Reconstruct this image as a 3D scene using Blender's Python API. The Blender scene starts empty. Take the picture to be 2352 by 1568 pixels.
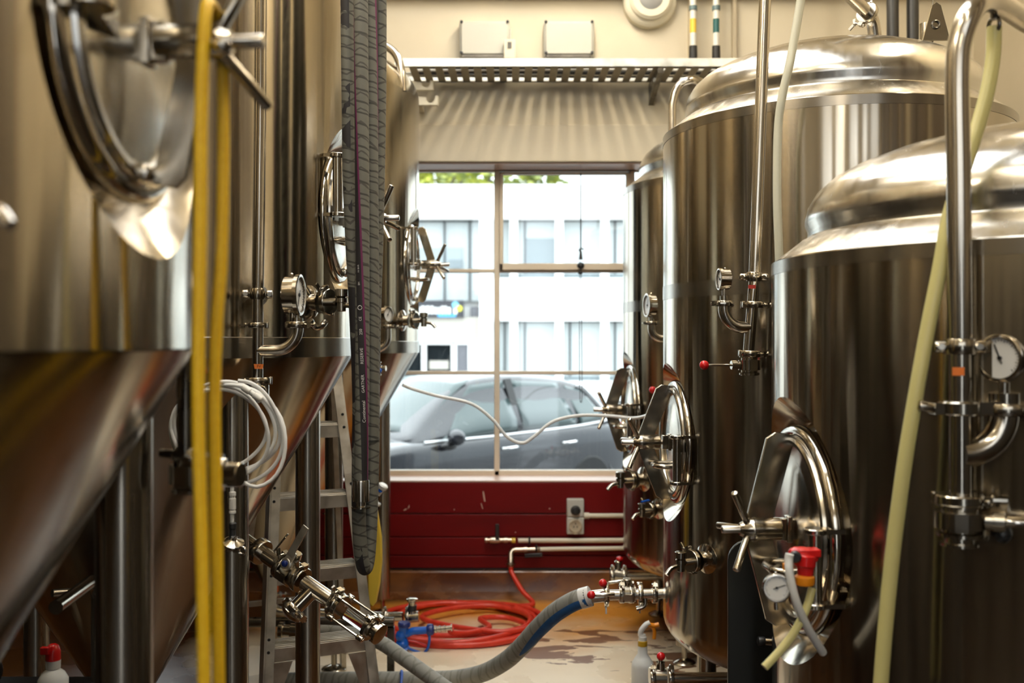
import bpy, bmesh, math, random
from mathutils import Vector as V, Matrix
R_ = math.radians
random.seed(7)
scene = bpy.context.scene
COL = scene.collection
F = 2287.0          # focal length in pixels of the 2352 px wide frame
EYE = 1.45
def P(px, py, d):
    return V(((px - 1176.0) / F * d, d, EYE - (py - 784.0) / F * d))

# ------------------------------------------------------------------ materials
MATS = {}
def node(nt, kind, **kw):
    n = nt.nodes.new(kind)
    for k, v in kw.items():
        if k in n.inputs: n.inputs[k].default_value = v
        else: setattr(n, k, v)
    return n
def new_mat(name):
    m = bpy.data.materials.new(name); m.use_nodes = True
    nt = m.node_tree
    b = nt.nodes['Principled BSDF']
    MATS[name] = m
    return m, nt, b
def c4(c): return (c[0], c[1], c[2], 1.0)
def plain(name, col, rough=.5, metal=0., spec=.5, **kw):
    m, nt, b = new_mat(name)
    b.inputs['Base Color'].default_value = c4(col)
    b.inputs['Roughness'].default_value = rough
    b.inputs['Metallic'].default_value = metal
    b.inputs['Specular IOR Level'].default_value = spec
    for k, v in kw.items(): b.inputs[k.replace('_', ' ')].default_value = v
    return m
def noisy(name, cols, scale=5., rough=(.4, .6), stretch=(1, 1, 1), bump=0., metal=0., detail=6., lo=.35, hi=.65, spec=.5, coat=0.):
    m, nt, b = new_mat(name)
    tc = node(nt, 'ShaderNodeTexCoord'); mp = node(nt, 'ShaderNodeMapping')
    mp.inputs['Scale'].default_value = stretch
    nt.links.new(tc.outputs['Object'], mp.inputs['Vector'])
    nz = node(nt, 'ShaderNodeTexNoise', Scale=scale, Detail=detail)
    nt.links.new(mp.outputs[0], nz.inputs['Vector'])
    cr = node(nt, 'ShaderNodeValToRGB')
    cr.color_ramp.elements[0].position = lo; cr.color_ramp.elements[1].position = hi
    cr.color_ramp.elements[0].color = c4(cols[0]); cr.color_ramp.elements[1].color = c4(cols[1])
    nt.links.new(nz.outputs['Fac'], cr.inputs[0]); nt.links.new(cr.outputs[0], b.inputs['Base Color'])
    mr = node(nt, 'ShaderNodeMapRange'); mr.inputs['To Min'].default_value = rough[0]; mr.inputs['To Max'].default_value = rough[1]
    mr.inputs['From Min'].default_value = .3; mr.inputs['From Max'].default_value = .7
    nt.links.new(nz.outputs['Fac'], mr.inputs['Value']); nt.links.new(mr.outputs[0], b.inputs['Roughness'])
    b.inputs['Metallic'].default_value = metal; b.inputs['Specular IOR Level'].default_value = spec
    b.inputs['Coat Weight'].default_value = coat
    if bump:
        bp = node(nt, 'ShaderNodeBump', Strength=bump, Distance=.01)
        nt.links.new(nz.outputs['Fac'], bp.inputs['Height']); nt.links.new(bp.outputs[0], b.inputs['Normal'])
    return m
def brushed(name, col, rough, aniso, rot=.25, streak=.08, axis='Z'):
    m, nt, b = new_mat(name)
    b.inputs['Metallic'].default_value = 1.
    tg = node(nt, 'ShaderNodeTangent'); tg.direction_type = 'RADIAL'; tg.axis = axis
    nt.links.new(tg.outputs[0], b.inputs['Tangent'])
    b.inputs['Anisotropic'].default_value = aniso; b.inputs['Anisotropic Rotation'].default_value = rot
    tc = node(nt, 'ShaderNodeTexCoord'); mp = node(nt, 'ShaderNodeMapping')
    mp.inputs['Scale'].default_value = (38, 38, .35)
    nt.links.new(tc.outputs['Object'], mp.inputs['Vector'])
    nz = node(nt, 'ShaderNodeTexNoise', Scale=1.0, Detail=4.)
    nt.links.new(mp.outputs[0], nz.inputs['Vector'])
    mr = node(nt, 'ShaderNodeMapRange'); mr.inputs['From Min'].default_value = .3; mr.inputs['From Max'].default_value = .7
    mr.inputs['To Min'].default_value = rough - streak * .5; mr.inputs['To Max'].default_value = rough + streak
    nt.links.new(nz.outputs['Fac'], mr.inputs['Value']); nt.links.new(mr.outputs[0], b.inputs['Roughness'])
    n2 = node(nt, 'ShaderNodeTexNoise', Scale=2.2, Detail=5.)
    nt.links.new(tc.outputs['Object'], n2.inputs['Vector'])
    mx = node(nt, 'ShaderNodeMix'); mx.data_type = 'RGBA'
    mx.inputs['A'].default_value = c4([x * .93 for x in col]); mx.inputs['B'].default_value = c4(col)
    nt.links.new(n2.outputs['Fac'], mx.inputs['Factor']); nt.links.new(mx.outputs['Result'], b.inputs['Base Color'])
    return m
STEEL = brushed('tank_steel', (0.480, 0.425, 0.335), .15, .90, streak=.05)
STEEL_R = brushed('kettle_steel', (0.44, 0.39, 0.31), .145, .90, streak=.05)
CONE = brushed('cone_steel', (0.41, 0.355, 0.275), .18, .70, streak=.03)
DULL = brushed('dull_steel', (0.320, 0.288, 0.240), .24, .7, streak=.01)
DOME = brushed('dome_steel', (.66, .63, .57), .20, .45, rot=0.)
POL = plain('polished_steel', (0.508, 0.467, 0.402), .12, 1.)
SATIN = noisy('satin_steel', ((0.421, 0.382, 0.316), (0.452, 0.413, 0.343)), 30, (.16, .20), metal=1., detail=2.)
PIPE = noisy('pipe_steel', ((0.459, 0.418, 0.353), (0.517, 0.476, 0.410)), 14, (.14, .22), (1, 1, .2), metal=1.)
DARKST = noisy('dark_steel', ((.10, .09, .075), (.16, .145, .12)), 14, (.22, .35), metal=1.)
LEGST = brushed('leg_steel', (0.375, 0.338, 0.277), .24, .6)
ALU = noisy('ladder_aluminium', ((.44, .40, .33), (.58, .54, .46)), 22, (.36, .55), (1, 1, 1), metal=1.)
ALUTOP = noisy('worn_tread', ((.36, .31, .23), (.62, .57, .48)), 26, (.45, .7), (.3, 1, 1), bump=.2, metal=.7)
CREAM = noisy('painted_concrete', ((.66, .58, .43), (.74, .67, .52)), 1.6, (.45, .62), bump=.05)
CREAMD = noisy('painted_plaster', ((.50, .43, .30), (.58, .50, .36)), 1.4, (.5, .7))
PINKW = noisy('pink_primer_wood', ((.80, .55, .43), (.88, .66, .54)), 6, (.3, .45), (.3, 1, 1))
FRAMEP = noisy('window_frame_paint', ((.80, .67, .50), (.88, .77, .60)), 6, (.35, .5), (.4, 1, 1))
BLACKR = plain('black_rubber', (.012, .012, .012), .5)
BLACKP = plain('black_plastic', (.018, .018, .018), .35)
REDP = plain('red_plastic', (.62, .012, .012), .22)
REDH = noisy('red_hose_rubber', ((.62, .035, .015), (.72, .055, .025)), 20, (.32, .45))
BLUEP = plain('blue_plastic', (.005, .10, .50), .28)
BLUED = plain('dark_blue_plastic', (.006, .022, .17), .3)
BLUEC = plain('blue_cable', (.02, .09, .40), .4)
YEL = noisy('yellow_hose_rubber', ((.85, .50, .010), (.92, .59, .022)), 160, (.42, .58), bump=.08)
YELP = plain('yellow_plastic', (.86, .58, .06), .35)
ORANP = plain('orange_plastic', (.85, .28, .01), .35)
WHITEP = plain('white_plastic', (.80, .78, .72), .32)
GREYP = noisy('grey_enclosure', ((.56, .55, .48), (.62, .61, .54)), 3, (.35, .5))
CREAMP = plain('cream_plastic', (.80, .74, .58), .4)
TUBEW = plain('milky_tube', (.92, .91, .87), .28, Transmission_Weight=.1, IOR=1.4)
TUBEY = plain('yellowed_tube', (.80, .72, .30), .25, Transmission_Weight=.3, IOR=1.4)
TUBEM = plain('aged_milky_tube', (.88, .85, .66), .25, Transmission_Weight=.3, IOR=1.4)
GLASST = plain('sight_glass', (.95, .97, .96), .03, Transmission_Weight=1., IOR=1.2)
BOTTLE = plain('bottle_plastic', (.90, .90, .85), .3, Transmission_Weight=.15, IOR=1.3)
DIAL = plain('dial_white', (.82, .81, .77), .3)
INK = plain('black_ink', (.01, .01, .01), .5)
INKW = plain('white_ink', (.80, .78, .74), .5)
STICKO = plain('orange_sticker', (.85, .22, .04), .45)
STICKR = plain('red_sticker', (.42, .03, .02), .45)
BRASS = plain('tarnished_nickel', (.52, .44, .34), .28, 1.)
GALV = noisy('galvanised_steel', ((.52, .53, .50), (.68, .69, .66)), 18, (.3, .5), metal=1.)
GALVD = noisy('galvanised_tray', ((.30, .27, .20), (.40, .36, .28)), 18, (.35, .55), metal=.8)
PANELD = brushed('dark_sheet', (.055, .055, .05), .42, .2)
CHROME = plain('chrome', (.8, .8, .8), .08, 1.)

def hose_mat(name, base, dark, pitch, band=None):
    """wrapped hose: u = length in metres, v = turn around the hose"""
    m, nt, b = new_mat(name)
    L = nt.links.new
    def mth(op, a, c=None, cl=False):
        n = node(nt, 'ShaderNodeMath', operation=op); n.use_clamp = cl
        for i, x in enumerate((a, c)):
            if x is None: continue
            if isinstance(x, (int, float)): n.inputs[i].default_value = x
            else: L(x, n.inputs[i])
        return n.outputs[0]
    uv = node(nt, 'ShaderNodeUVMap'); sx = node(nt, 'ShaderNodeSeparateXYZ'); L(uv.outputs[0], sx.inputs[0])
    u, v = sx.outputs[0], sx.outputs[1]
    tc = node(nt, 'ShaderNodeTexCoord')
    nz = node(nt, 'ShaderNodeTexNoise', Scale=34., Detail=5.); L(tc.outputs['Object'], nz.inputs['Vector'])
    nb = node(nt, 'ShaderNodeTexNoise', Scale=9., Detail=3.); L(tc.outputs['Object'], nb.inputs['Vector'])
    wob = mth('MULTIPLY', mth('SUBTRACT', nb.outputs['Fac'], .5), .9)
    f1 = mth('FRACT', mth('ADD', mth('ADD', mth('DIVIDE', u, pitch), v), wob))
    s2 = mth('ABSOLUTE', mth('SUBTRACT', mth('FRACT', mth('MULTIPLY', v, 1.0)), .5))
    f2 = mth('FRACT', mth('ADD', mth('SUBTRACT', mth('DIVIDE', u, pitch * 1.31), mth('MULTIPLY', s2, 1.5)), mth('MULTIPLY', wob, 1.6)))
    l1 = mth('LESS_THAN', f1, .17); l2 = mth('LESS_THAN', f2, .13)
    ln = mth('MAXIMUM', l1, mth('MULTIPLY', l2, .8))
    mx = node(nt, 'ShaderNodeMix'); mx.data_type = 'RGBA'
    c1 = node(nt, 'ShaderNodeMix'); c1.data_type = 'RGBA'
    c1.inputs['A'].default_value = c4([x * .72 for x in base]); c1.inputs['B'].default_value = c4(base)
    L(nz.outputs['Fac'], c1.inputs['Factor'])
    L(mth('MULTIPLY', ln, .85), mx.inputs['Factor']); L(c1.outputs['Result'], mx.inputs['A']); mx.inputs['B'].default_value = c4(dark)
    out = mx.outputs['Result']
    if band:
        v0, slope, hw, blob = band
        w = mth('SUBTRACT', v, mth('ADD', v0, mth('MULTIPLY', u, slope)))
        w = mth('SUBTRACT', mth('FRACT', mth('ADD', w, .5)), .5)
        patch = mth('GREATER_THAN', nb.outputs['Fac'], blob)
        ib = mth('MULTIPLY', mth('LESS_THAN', mth('ABSOLUTE', w), hw), patch)
        m2 = node(nt, 'ShaderNodeMix'); m2.data_type = 'RGBA'; L(ib, m2.inputs['Factor']); L(out, m2.inputs['A']); m2.inputs['B'].default_value = (.012, .01, .012, 1)
        im = mth('LESS_THAN', mth('ABSOLUTE', mth('SUBTRACT', w, hw)), .022)
        m3 = node(nt, 'ShaderNodeMix'); m3.data_type = 'RGBA'; L(mth('MULTIPLY', im, patch), m3.inputs['Factor']); L(m2.outputs['Result'], m3.inputs['A']); m3.inputs['B'].default_value = (.14, .012, .075, 1)
        out = m3.outputs['Result']
    L(out, b.inputs['Base Color'])
    b.inputs['Roughness'].default_value = .62
    bp = node(nt, 'ShaderNodeBump', Strength=.5, Distance=.002)
    L(mth('SUBTRACT', 1., ln), bp.inputs['Height']); L(bp.outputs[0], b.inputs['Normal'])
    return m
HOSEG = hose_mat('wrapped_hose_grey', (.14, .135, .105), (.03, .033, .026), .022)
HOSEGL = hose_mat('wrapped_hose_lettered', (.14, .135, .105), (.035, .033, .026), .022, (.04, .085, .13, .30))
HOSEF = hose_mat('floor_hose_grey', (.30, .29, .245), (.17, .16, .13), .055)
HOSEB = hose_mat('floor_hose_blue', (.02, .13, .36), (.015, .09, .25), .08)

# ------------------------------------------------------------------ mesh builder
WL = {}
def frame(o, x, y, z):
    return Matrix(((x[0], y[0], z[0], o[0]), (x[1], y[1], z[1], o[1]), (x[2], y[2], z[2], o[2]), (0, 0, 0, 1)))
def basis(d):
    d = V(d).normalized()
    a = V((0, 0, 1)) if abs(d.z) < .9 else V((0, 1, 0))
    x = a.cross(d).normalized(); y = d.cross(x)
    return x, y, d
def spline(pts, n=8):
    """Catmull-Rom through pts"""
    pts = [V(p) for p in pts]
    if len(pts) < 3: return pts
    q = [pts[0] * 2 - pts[1]] + pts + [pts[-1] * 2 - pts[-2]]
    out = []
    for i in range(1, len(q) - 2):
        p0, p1, p2, p3 = q[i - 1:i + 3]
        for k in range(n):
            t = k / n
            out.append(.5 * ((2 * p1) + (p2 - p0) * t + (2 * p0 - 5 * p1 + 4 * p2 - p3) * t * t + (3 * p1 - p0 - 3 * p2 + p3) * t ** 3))
    out.append(pts[-1]); return out
def arc_corner(pts, rad, n=8):
    """polyline with rounded corners"""
    pts = [V(p) for p in pts]; out = [pts[0]]
    for i in range(1, len(pts) - 1):
        a, b, c = pts[i - 1], pts[i], pts[i + 1]
        d1 = (a - b).normalized(); d2 = (c - b).normalized()
        r = rad[i - 1] if isinstance(rad, (list, tuple)) else rad
        ang = d1.angle(d2); t = r / math.tan(ang / 2)
        t = min(t, (a - b).length * .98, (c - b).length * .98)
        s, e = b + d1 * t, b + d2 * t
        for k in range(n + 1):
            u = k / n
            # circular-ish: quadratic rational
            w = math.sin(ang / 2)
            den = (1 - u) ** 2 + 2 * u * (1 - u) * w + u * u
            out.append((s * (1 - u) ** 2 + b * 2 * u * (1 - u) * w + e * u * u) / den)
    out.append(pts[-1]); return out
def frames_along(path, ref):
    """parallel transported (tangent, x, y) frames; x starts along ref"""
    n = len(path); T = []
    for i in range(n):
        a = path[max(i - 1, 0)]; b = path[min(i + 1, n - 1)]
        T.append((b - a).normalized())
    x = V(ref) - T[0] * V(ref).dot(T[0])
    if x.length < 1e-4: x = T[0].orthogonal()
    x.normalize(); out = []
    for t in T:
        x = x - t * x.dot(t); x.normalize()
        out.append((t, x.copy(), t.cross(x)))
    return out
class MB:
    def __init__(s, M=None):
        s.bm = bmesh.new(); s.M = M; s.uv = s.bm.loops.layers.uv.new('UVMap')
    def _v(s, p):
        p = V(p)
        if s.M is not None: p = s.M @ p
        return s.bm.verts.new(p)
    def _f(s, vs, smooth=True):
        try:
            f = s.bm.faces.new(vs); f.smooth = smooth; return f
        except ValueError: return None
    def rings(s, rings, closed_ends=True, loop=False):
        R = [[s._v(p) for p in r] for r in rings]
        n = len(R[0]); m = len(R)
        for i in range(m if loop else m - 1):
            a, b = R[i], R[(i + 1) % m]
            for j in range(n): s._f((a[j], a[(j + 1) % n], b[(j + 1) % n], b[j]))
        if closed_ends and not loop:
            s._f(R[0][::-1], False); s._f(R[-1], False)
        return R
    def box(s, c, size, rot=None):
        c = V(c); h = V(size) * .5
        B = rot if rot is not None else Matrix.Identity(3)
        vs = [s._v(c + B @ V((sx * h.x, sy * h.y, sz * h.z))) for sx in (-1, 1) for sy in (-1, 1) for sz in (-1, 1)]
        for q in ((0, 1, 3, 2), (4, 6, 7, 5), (0, 4, 5, 1), (2, 3, 7, 6), (0, 2, 6, 4), (1, 5, 7, 3)):
            s._f([vs[i] for i in q], False)
        return s
    def bar(s, a, b, w, t, up=(0, 0, 1)):
        """rectangular bar from a to b; t is along up, w across"""
        a, b = V(a), V(b); d = (b - a); l = d.length; d.normalize()
        u = V(up) - d * V(up).dot(d); u.normalize(); x = u.cross(d)
        B = Matrix((x, d, u)).transposed()
        return s.box((a + b) / 2, (w, l, t), B)
    def turn(s, a, d, prof, n=24, caps=True):
        """lathe: prof = [(distance along d, radius)]"""
        a = V(a); x, y, z = basis(d)
        rg = [[a + z * h + (x * math.cos(2 * math.pi * k / n) + y * math.sin(2 * math.pi * k / n)) * max(r, 1e-5) for k in range(n)] for h, r in prof]
        s.rings(rg, caps); return s
    def cyl(s, a, b, r, r2=None, n=20):
        a, b = V(a), V(b); l = (b - a).length
        return s.turn(a, b - a, [(0, r), (l, r if r2 is None else r2)], n)
    def pin(s, a, b, r, n=16):
        """cylinder with slightly rounded ends"""
        a, b = V(a), V(b); l = (b - a).length; e = min(r * .35, l * .3)
        return s.turn(a, b - a, [(0, r - e), (e * .4, r - e * .25), (e, r), (l - e, r), (l - e * .4, r - e * .25), (l, r - e)], n)
    def tube(s, path, r, n=14, ref=(0, -1, 0), caps=True):
        path = [V(p) for p in path]; fr = frames_along(path, ref)
        u = 0.; R = []; U = []
        for i, p in enumerate(path):
            if i: u += (p - path[i - 1]).length
            rr = r(i / (len(path) - 1)) if callable(r) else r
            t, x, y = fr[i]
            R.append([s._v(p + (x * math.cos(2 * math.pi * k / n) + y * math.sin(2 * math.pi * k / n)) * rr) for k in range(n)]); U.append(u)
        for i in range(len(R) - 1):
            for k in range(n):
                k2 = (k + 1) % n
                f = s._f((R[i][k], R[i][k2], R[i + 1][k2], R[i + 1][k]))
                if f:
                    for lp, uv in zip(f.loops, ((U[i], k / n), (U[i], (k + 1) / n), (U[i + 1], (k + 1) / n), (U[i + 1], k / n))): lp[s.uv].uv = uv
        if caps: s._f(R[0][::-1], False); s._f(R[-1], False)
        return s
    def torus(s, c, axis, R, r, n=40, m=12, arc=None):
        c = V(c); x, y, z = basis(axis); rg = []
        for i in range(n):
            a = 2 * math.pi * i / n; d = x * math.cos(a) + y * math.sin(a)
            rg.append([c + d * (R + r * math.cos(2 * math.pi * k / m)) + z * r * math.sin(2 * math.pi * k / m) for k in range(m)])
        s.rings(rg, False, True); return s
    def ball(s, c, r, sc=(1, 1, 1), n=18, m=10, B=None):
        c = V(c); rg = []
        for i in range(m + 1):
            t = math.pi * i / m; rr = max(math.sin(t), 1e-4)
            ring = []
            for k in range(n):
                p = V((rr * math.cos(2 * math.pi * k / n) * sc[0], rr * math.sin(2 * math.pi * k / n) * sc[1], -math.cos(t) * sc[2])) * r
                ring.append(c + (B @ p if B is not None else p))
            rg.append(ring)
        s.rings(rg, True); return s
    def slab(s, poly, o, x, y, th):
        """flat polygon (2D points in x,y axes from o) extruded by th along x cross y, centred"""
        o, x, y = V(o), V(x), V(y); z = x.cross(y).normalized()
        lo = [s._v(o + x * a + y * b - z * th / 2) for a, b in poly]
        hi = [s._v(o + x * a + y * b + z * th / 2) for a, b in poly]
        n = len(poly); s._f(lo[::-1], False); s._f(hi, False)
        for i in range(n): s._f((lo[i], lo[(i + 1) % n], hi[(i + 1) % n], hi[i]), False)
        return s
    def build(s, name, mat, parent=None, loc=None, sharp=35, bevel=0., recalc=True):
        if recalc: bmesh.ops.recalc_face_normals(s.bm, faces=s.bm.faces[:])
        o0 = WL[parent.name] if parent is not None else V(loc if loc is not None else s._base())
        for v in s.bm.verts: v.co -= o0
        me = bpy.data.meshes.new(name); s.bm.to_mesh(me); s.bm.free()
        me.materials.append(mat)
        me.polygons.foreach_set('use_smooth', [True] * len(me.polygons)); me.set_sharp_from_angle(angle=R_(sharp))
        o = bpy.data.objects.new(name, me); COL.objects.link(o)
        if parent is not None: o.parent = parent
        else: o.location = o0
        WL[o.name] = V(o0)
        if bevel:
            bv = o.modifiers.new('edge', 'BEVEL'); bv.width = bevel; bv.segments = 2; bv.limit_method = 'ANGLE'; bv.angle_limit = R_(40)
        return o
    def _base(s):
        xs = [v.co.x for v in s.bm.verts]; ys = [v.co.y for v in s.bm.verts]; zs = [v.co.z for v in s.bm.verts]
        return V(((min(xs) + max(xs)) / 2, (min(ys) + max(ys)) / 2, min(zs)))
def thing(name, label, cat, loc, group=None):
    o = bpy.data.objects.new(name, None); COL.objects.link(o); o.location = loc; o.empty_display_size = .1
    WL[o.name] = V(loc); return tag(o, label, cat, group)
def tag(o, label, cat, group=None):
    o['label'] = label; o['category'] = cat; o['kind'] = 'thing'
    if group: o['group'] = group
    return o
def struct(o): o['kind'] = 'structure'; return o
def text_mesh(s, size, mp, name, mat, parent, loc=None, align='CENTER'):
    """letters as a mesh; mp maps a 2D point (metres, baseline frame) to world"""
    cu = bpy.data.curves.new(name, 'FONT'); cu.body = s; cu.size = size; cu.align_x = align; cu.align_y = 'CENTER'; cu.resolution_u = 2
    ob = bpy.data.objects.new('letters', cu); COL.objects.link(ob)
    dg = bpy.context.evaluated_depsgraph_get(); me = bpy.data.meshes.new_from_object(ob.evaluated_get(dg))
    bpy.data.objects.remove(ob); bpy.data.curves.remove(cu)
    o0 = WL[parent.name] if parent is not None else V(loc)
    bm = bmesh.new(); bm.from_mesh(me); bpy.data.meshes.remove(me)
    bmesh.ops.subdivide_edges(bm, edges=[e for e in bm.edges if e.calc_length() > size * .4], cuts=2)
    for v in bm.verts: v.co = mp(v.co.x, v.co.y) - o0
    me = bpy.data.meshes.new(name); bm.to_mesh(me); bm.free(); me.materials.append(mat)
    o = bpy.data.objects.new(name, me); COL.objects.link(o)
    if parent is not None: o.parent = parent
    else: o.location = o0
    WL[o.name] = V(o0); return o

# ------------------------------------------------------------------ camera, view, world
cam = bpy.data.cameras.new('camera'); cam.lens = 35.; cam.sensor_width = 36.; cam.clip_start = .05
co = bpy.data.objects.new('camera', cam); COL.objects.link(co)
co.location = (0, 0, EYE); co.rotation_euler = (R_(90), 0, 0)
cam.dof.use_dof = True; cam.dof.focus_distance = 2.95; cam.dof.aperture_fstop = 2.8
scene.camera = co
scene.view_settings.view_transform = 'Standard'; scene.view_settings.look = 'None'
scene.view_settings.exposure = .5; scene.view_settings.gamma = 1.; scene.view_settings.use_curve_mapping = False
scene.cycles.max_bounces = 8; scene.cycles.diffuse_bounces = 3; scene.cycles.glossy_bounces = 5
scene.cycles.transmission_bounces = 6; scene.cycles.transparent_max_bounces = 8
scene.cycles.caustics_refractive = False; scene.cycles.caustics_reflective = False
scene.cycles.sample_clamp_indirect = 6.; scene.cycles.blur_glossy = .5
w = bpy.data.worlds.new('overcast_sky'); scene.world = w; w.use_nodes = True
nt = w.node_tree; bg = nt.nodes['Background']
tc = node(nt, 'ShaderNodeTexCoord'); sp = node(nt, 'ShaderNodeSeparateXYZ'); cr = node(nt, 'ShaderNodeValToRGB')
nt.links.new(tc.outputs['Generated'], sp.inputs[0]); nt.links.new(sp.outputs[2], cr.inputs[0]); nt.links.new(cr.outputs[0], bg.inputs[0])
cr.color_ramp.elements[0].position = 0.; cr.color_ramp.elements[0].color = (.88, .94, 1., 1)
cr.color_ramp.elements[1].position = .75; cr.color_ramp.elements[1].color = (2.1, 2.15, 2.2, 1)
bg.inputs[1].default_value = 2.0
# ------------------------------------------------------------------ room
WX, WY0, WY1, CZ = 2.65, -4.2, 5.72, 4.25
def floor_mat():
    m, nt, b = new_mat('floor_coating'); L = nt.links.new
    tc = node(nt, 'ShaderNodeTexCoord'); sp = node(nt, 'ShaderNodeSeparateXYZ'); L(tc.outputs['Object'], sp.inputs[0])
    n1 = node(nt, 'ShaderNodeTexNoise', Scale=1.7, Detail=6.); L(tc.outputs['Object'], n1.inputs['Vector'])
    n2 = node(nt, 'ShaderNodeTexNoise', Scale=7., Detail=5.); L(tc.outputs['Object'], n2.inputs['Vector'])
    def mth(op, a, c=0., cl=False):
        n = node(nt, 'ShaderNodeMath', operation=op); n.use_clamp = cl
        for i, x in enumerate((a, c)):
            if isinstance(x, (int, float)): n.inputs[i].default_value = x
            else: L(x, n.inputs[i])
        return n.outputs[0]
    def mix(f, a, c):
        n = node(nt, 'ShaderNodeMix'); n.data_type = 'RGBA'; L(f, n.inputs['Factor'])
        for k, x in (('A', a), ('B', c)):
            if isinstance(x, tuple): n.inputs[k].default_value = c4(x)
            else: L(x, n.inputs[k])
        return n.outputs['Result']
    base = mix(n2.outputs['Fac'], (.82, .66, .44), (.92, .78, .57))
    # bare orange-brown band along the far wall, and worn patches
    e = mth('ADD', mth('MULTIPLY', mth('SUBTRACT', sp.outputs[1], 4.72), 2.0), mth('MULTIPLY', mth('SUBTRACT', n1.outputs['Fac'], .5), 2.6), True)
    base = mix(e, base, mix(n2.outputs['Fac'], (.62, .22, .02), (.80, .37, .06)))
    # brown coating everywhere but the worn pale aisle
    ay = mth('POWER', mth('DIVIDE', mth('ABSOLUTE', mth('SUBTRACT', sp.outputs[1], 4.75)), .80), 2.)
    ax_ = mth('POWER', mth('DIVIDE', mth('ABSOLUTE', mth('SUBTRACT', sp.outputs[0], -.1)), 1.25), 2.)
    away = mth('MULTIPLY', mth('SUBTRACT', mth('ADD', mth('ADD', ax_, ay), mth('MULTIPLY', mth('SUBTRACT', n1.outputs['Fac'], .5), .8)), 1.0), 3., True)
    base = mix(away, base, mix(n2.outputs['Fac'], (.065, .022, .004), (.12, .045, .009)))
    nr = mth('MULTIPLY', mth('SUBTRACT', 2.9, sp.outputs[1]), 1.2, True)  # out-of-view floor blackened here so the cones reflect dark
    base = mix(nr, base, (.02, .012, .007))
    # spilled brown stain by the kettles
    dx = mth('SUBTRACT', sp.outputs[0], .52); dy = mth('SUBTRACT', sp.outputs[1], 4.70)
    r = mth('ADD', mth('POWER', mth('DIVIDE', mth('ABSOLUTE', dx), .50), 2.), mth('POWER', mth('DIVIDE', mth('ABSOLUTE', dy), .34), 2.))
    st = mth('GREATER_THAN', mth('SUBTRACT', mth('MULTIPLY', n1.outputs['Fac'], 1.75), mth('MULTIPLY', r, .55)), .62)
    n3 = node(nt, 'ShaderNodeTexNoise', Scale=3.2, Detail=4.); n3.inputs['Distortion'].default_value = .7
    mp = node(nt, 'ShaderNodeMapping'); mp.inputs['Scale'].default_value = (1, 2.6, 1); L(tc.outputs['Object'], mp.inputs['Vector']); L(mp.outputs[0], n3.inputs['Vector'])
    near = mth('LESS_THAN', mth('ADD', r, mth('MULTIPLY', n1.outputs['Fac'], .8)), 1.5)
    st2 = mth('MULTIPLY', mth('GREATER_THAN', n3.outputs['Fac'], .53), near)
    base = mix(mth('MULTIPLY', st2, .9), base, (.17, .06, .022))
    L(base, b.inputs['Base Color'])
    mr = node(nt, 'ShaderNodeMapRange'); mr.inputs['From Min'].default_value = .35; mr.inputs['From Max'].default_value = .65
    mr.inputs['To Min'].default_value = .16; mr.inputs['To Max'].default_value = .42
    L(n1.outputs['Fac'], mr.inputs['Value']); L(mr.outputs[0], b.inputs['Roughness'])
    bp = node(nt, 'ShaderNodeBump', Strength=.12, Distance=.01); L(n2.outputs['Fac'], bp.inputs['Height']); L(bp.outputs[0], b.inputs['Normal'])
FLOORM = None
floor_mat(); FLOORM = MATS['floor_coating']
REDW = noisy('red_painted_boards', ((.125, .0012, .0016), (.175, .002, .0025)), 5, (.42, .6), (.25, 1, 1.), bump=.12, spec=.22)
COVE = noisy('brown_cove', ((.10, .028, .006), (.30, .115, .02)), 5, (.2, .38), (.6, 1, 1), lo=.4, hi=.72)
DARKW = noisy('dark_reflection_panel', ((.018, .013, .008), (.032, .024, .015)), 2, (.5, .7))  # for unseen wall panels added so the tanks reflect dark low down
CHIP = plain('chipped_paint', (.62, .42, .33), .5)

struct(MB().box((0, (WY0 + WY1) / 2, -.05), (2 * WX, WY1 - WY0, .1)).build('floor', FLOORM, loc=(0, 0, 0)))
SKX, SKY0, SKY1 = .75, 1.0, 4.7
b = MB()
b.box((-(SKX + WX + .2) / 2, (WY0 + WY1) / 2, CZ + .05), (WX + .2 - SKX, WY1 - WY0 + .4, .1)); b.box(((SKX + WX + .2) / 2, (WY0 + WY1) / 2, CZ + .05), (WX + .2 - SKX, WY1 - WY0 + .4, .1))
b.box((0, (WY0 - .2 + SKY0) / 2, CZ + .05), (2 * SKX, SKY0 - WY0 + .2, .1)); b.box((0, (WY1 + .2 + SKY1) / 2, CZ + .05), (2 * SKX, WY1 + .2 - SKY1, .1))
struct(b.build('ceiling', CREAM, loc=(0, 0, CZ)))
b = MB()
for y in (SKY0, (SKY0 + SKY1) / 2, SKY1): b.box((0, y, CZ + .06), (2 * SKX + .1, .06, .14))
for x in (-SKX, 0, SKX): b.box((x, (SKY0 + SKY1) / 2, CZ + .06), (.06, SKY1 - SKY0, .14))
struct(b.build('trim_10', FRAMEP))
for sx, nm in ((-1, 'left'), (1, 'right')):
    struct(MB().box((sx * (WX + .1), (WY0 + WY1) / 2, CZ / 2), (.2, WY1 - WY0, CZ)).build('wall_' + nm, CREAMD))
struct(MB().box((-WX + .01, (WY0 + WY1) / 2, 1.05), (.02, WY1 - WY0 - .02, 2.1)).build('trim_1', DARKW))  # unseen dark sheets on the side walls, added to darken reflections
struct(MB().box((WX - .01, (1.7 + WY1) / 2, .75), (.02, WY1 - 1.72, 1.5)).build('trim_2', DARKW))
struct(MB().box((WX - .01, (1.7 + WY0) / 2, .80), (.02, 1.7 - WY0 - .02, 1.6)).build('trim_11', DARKW))
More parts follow.
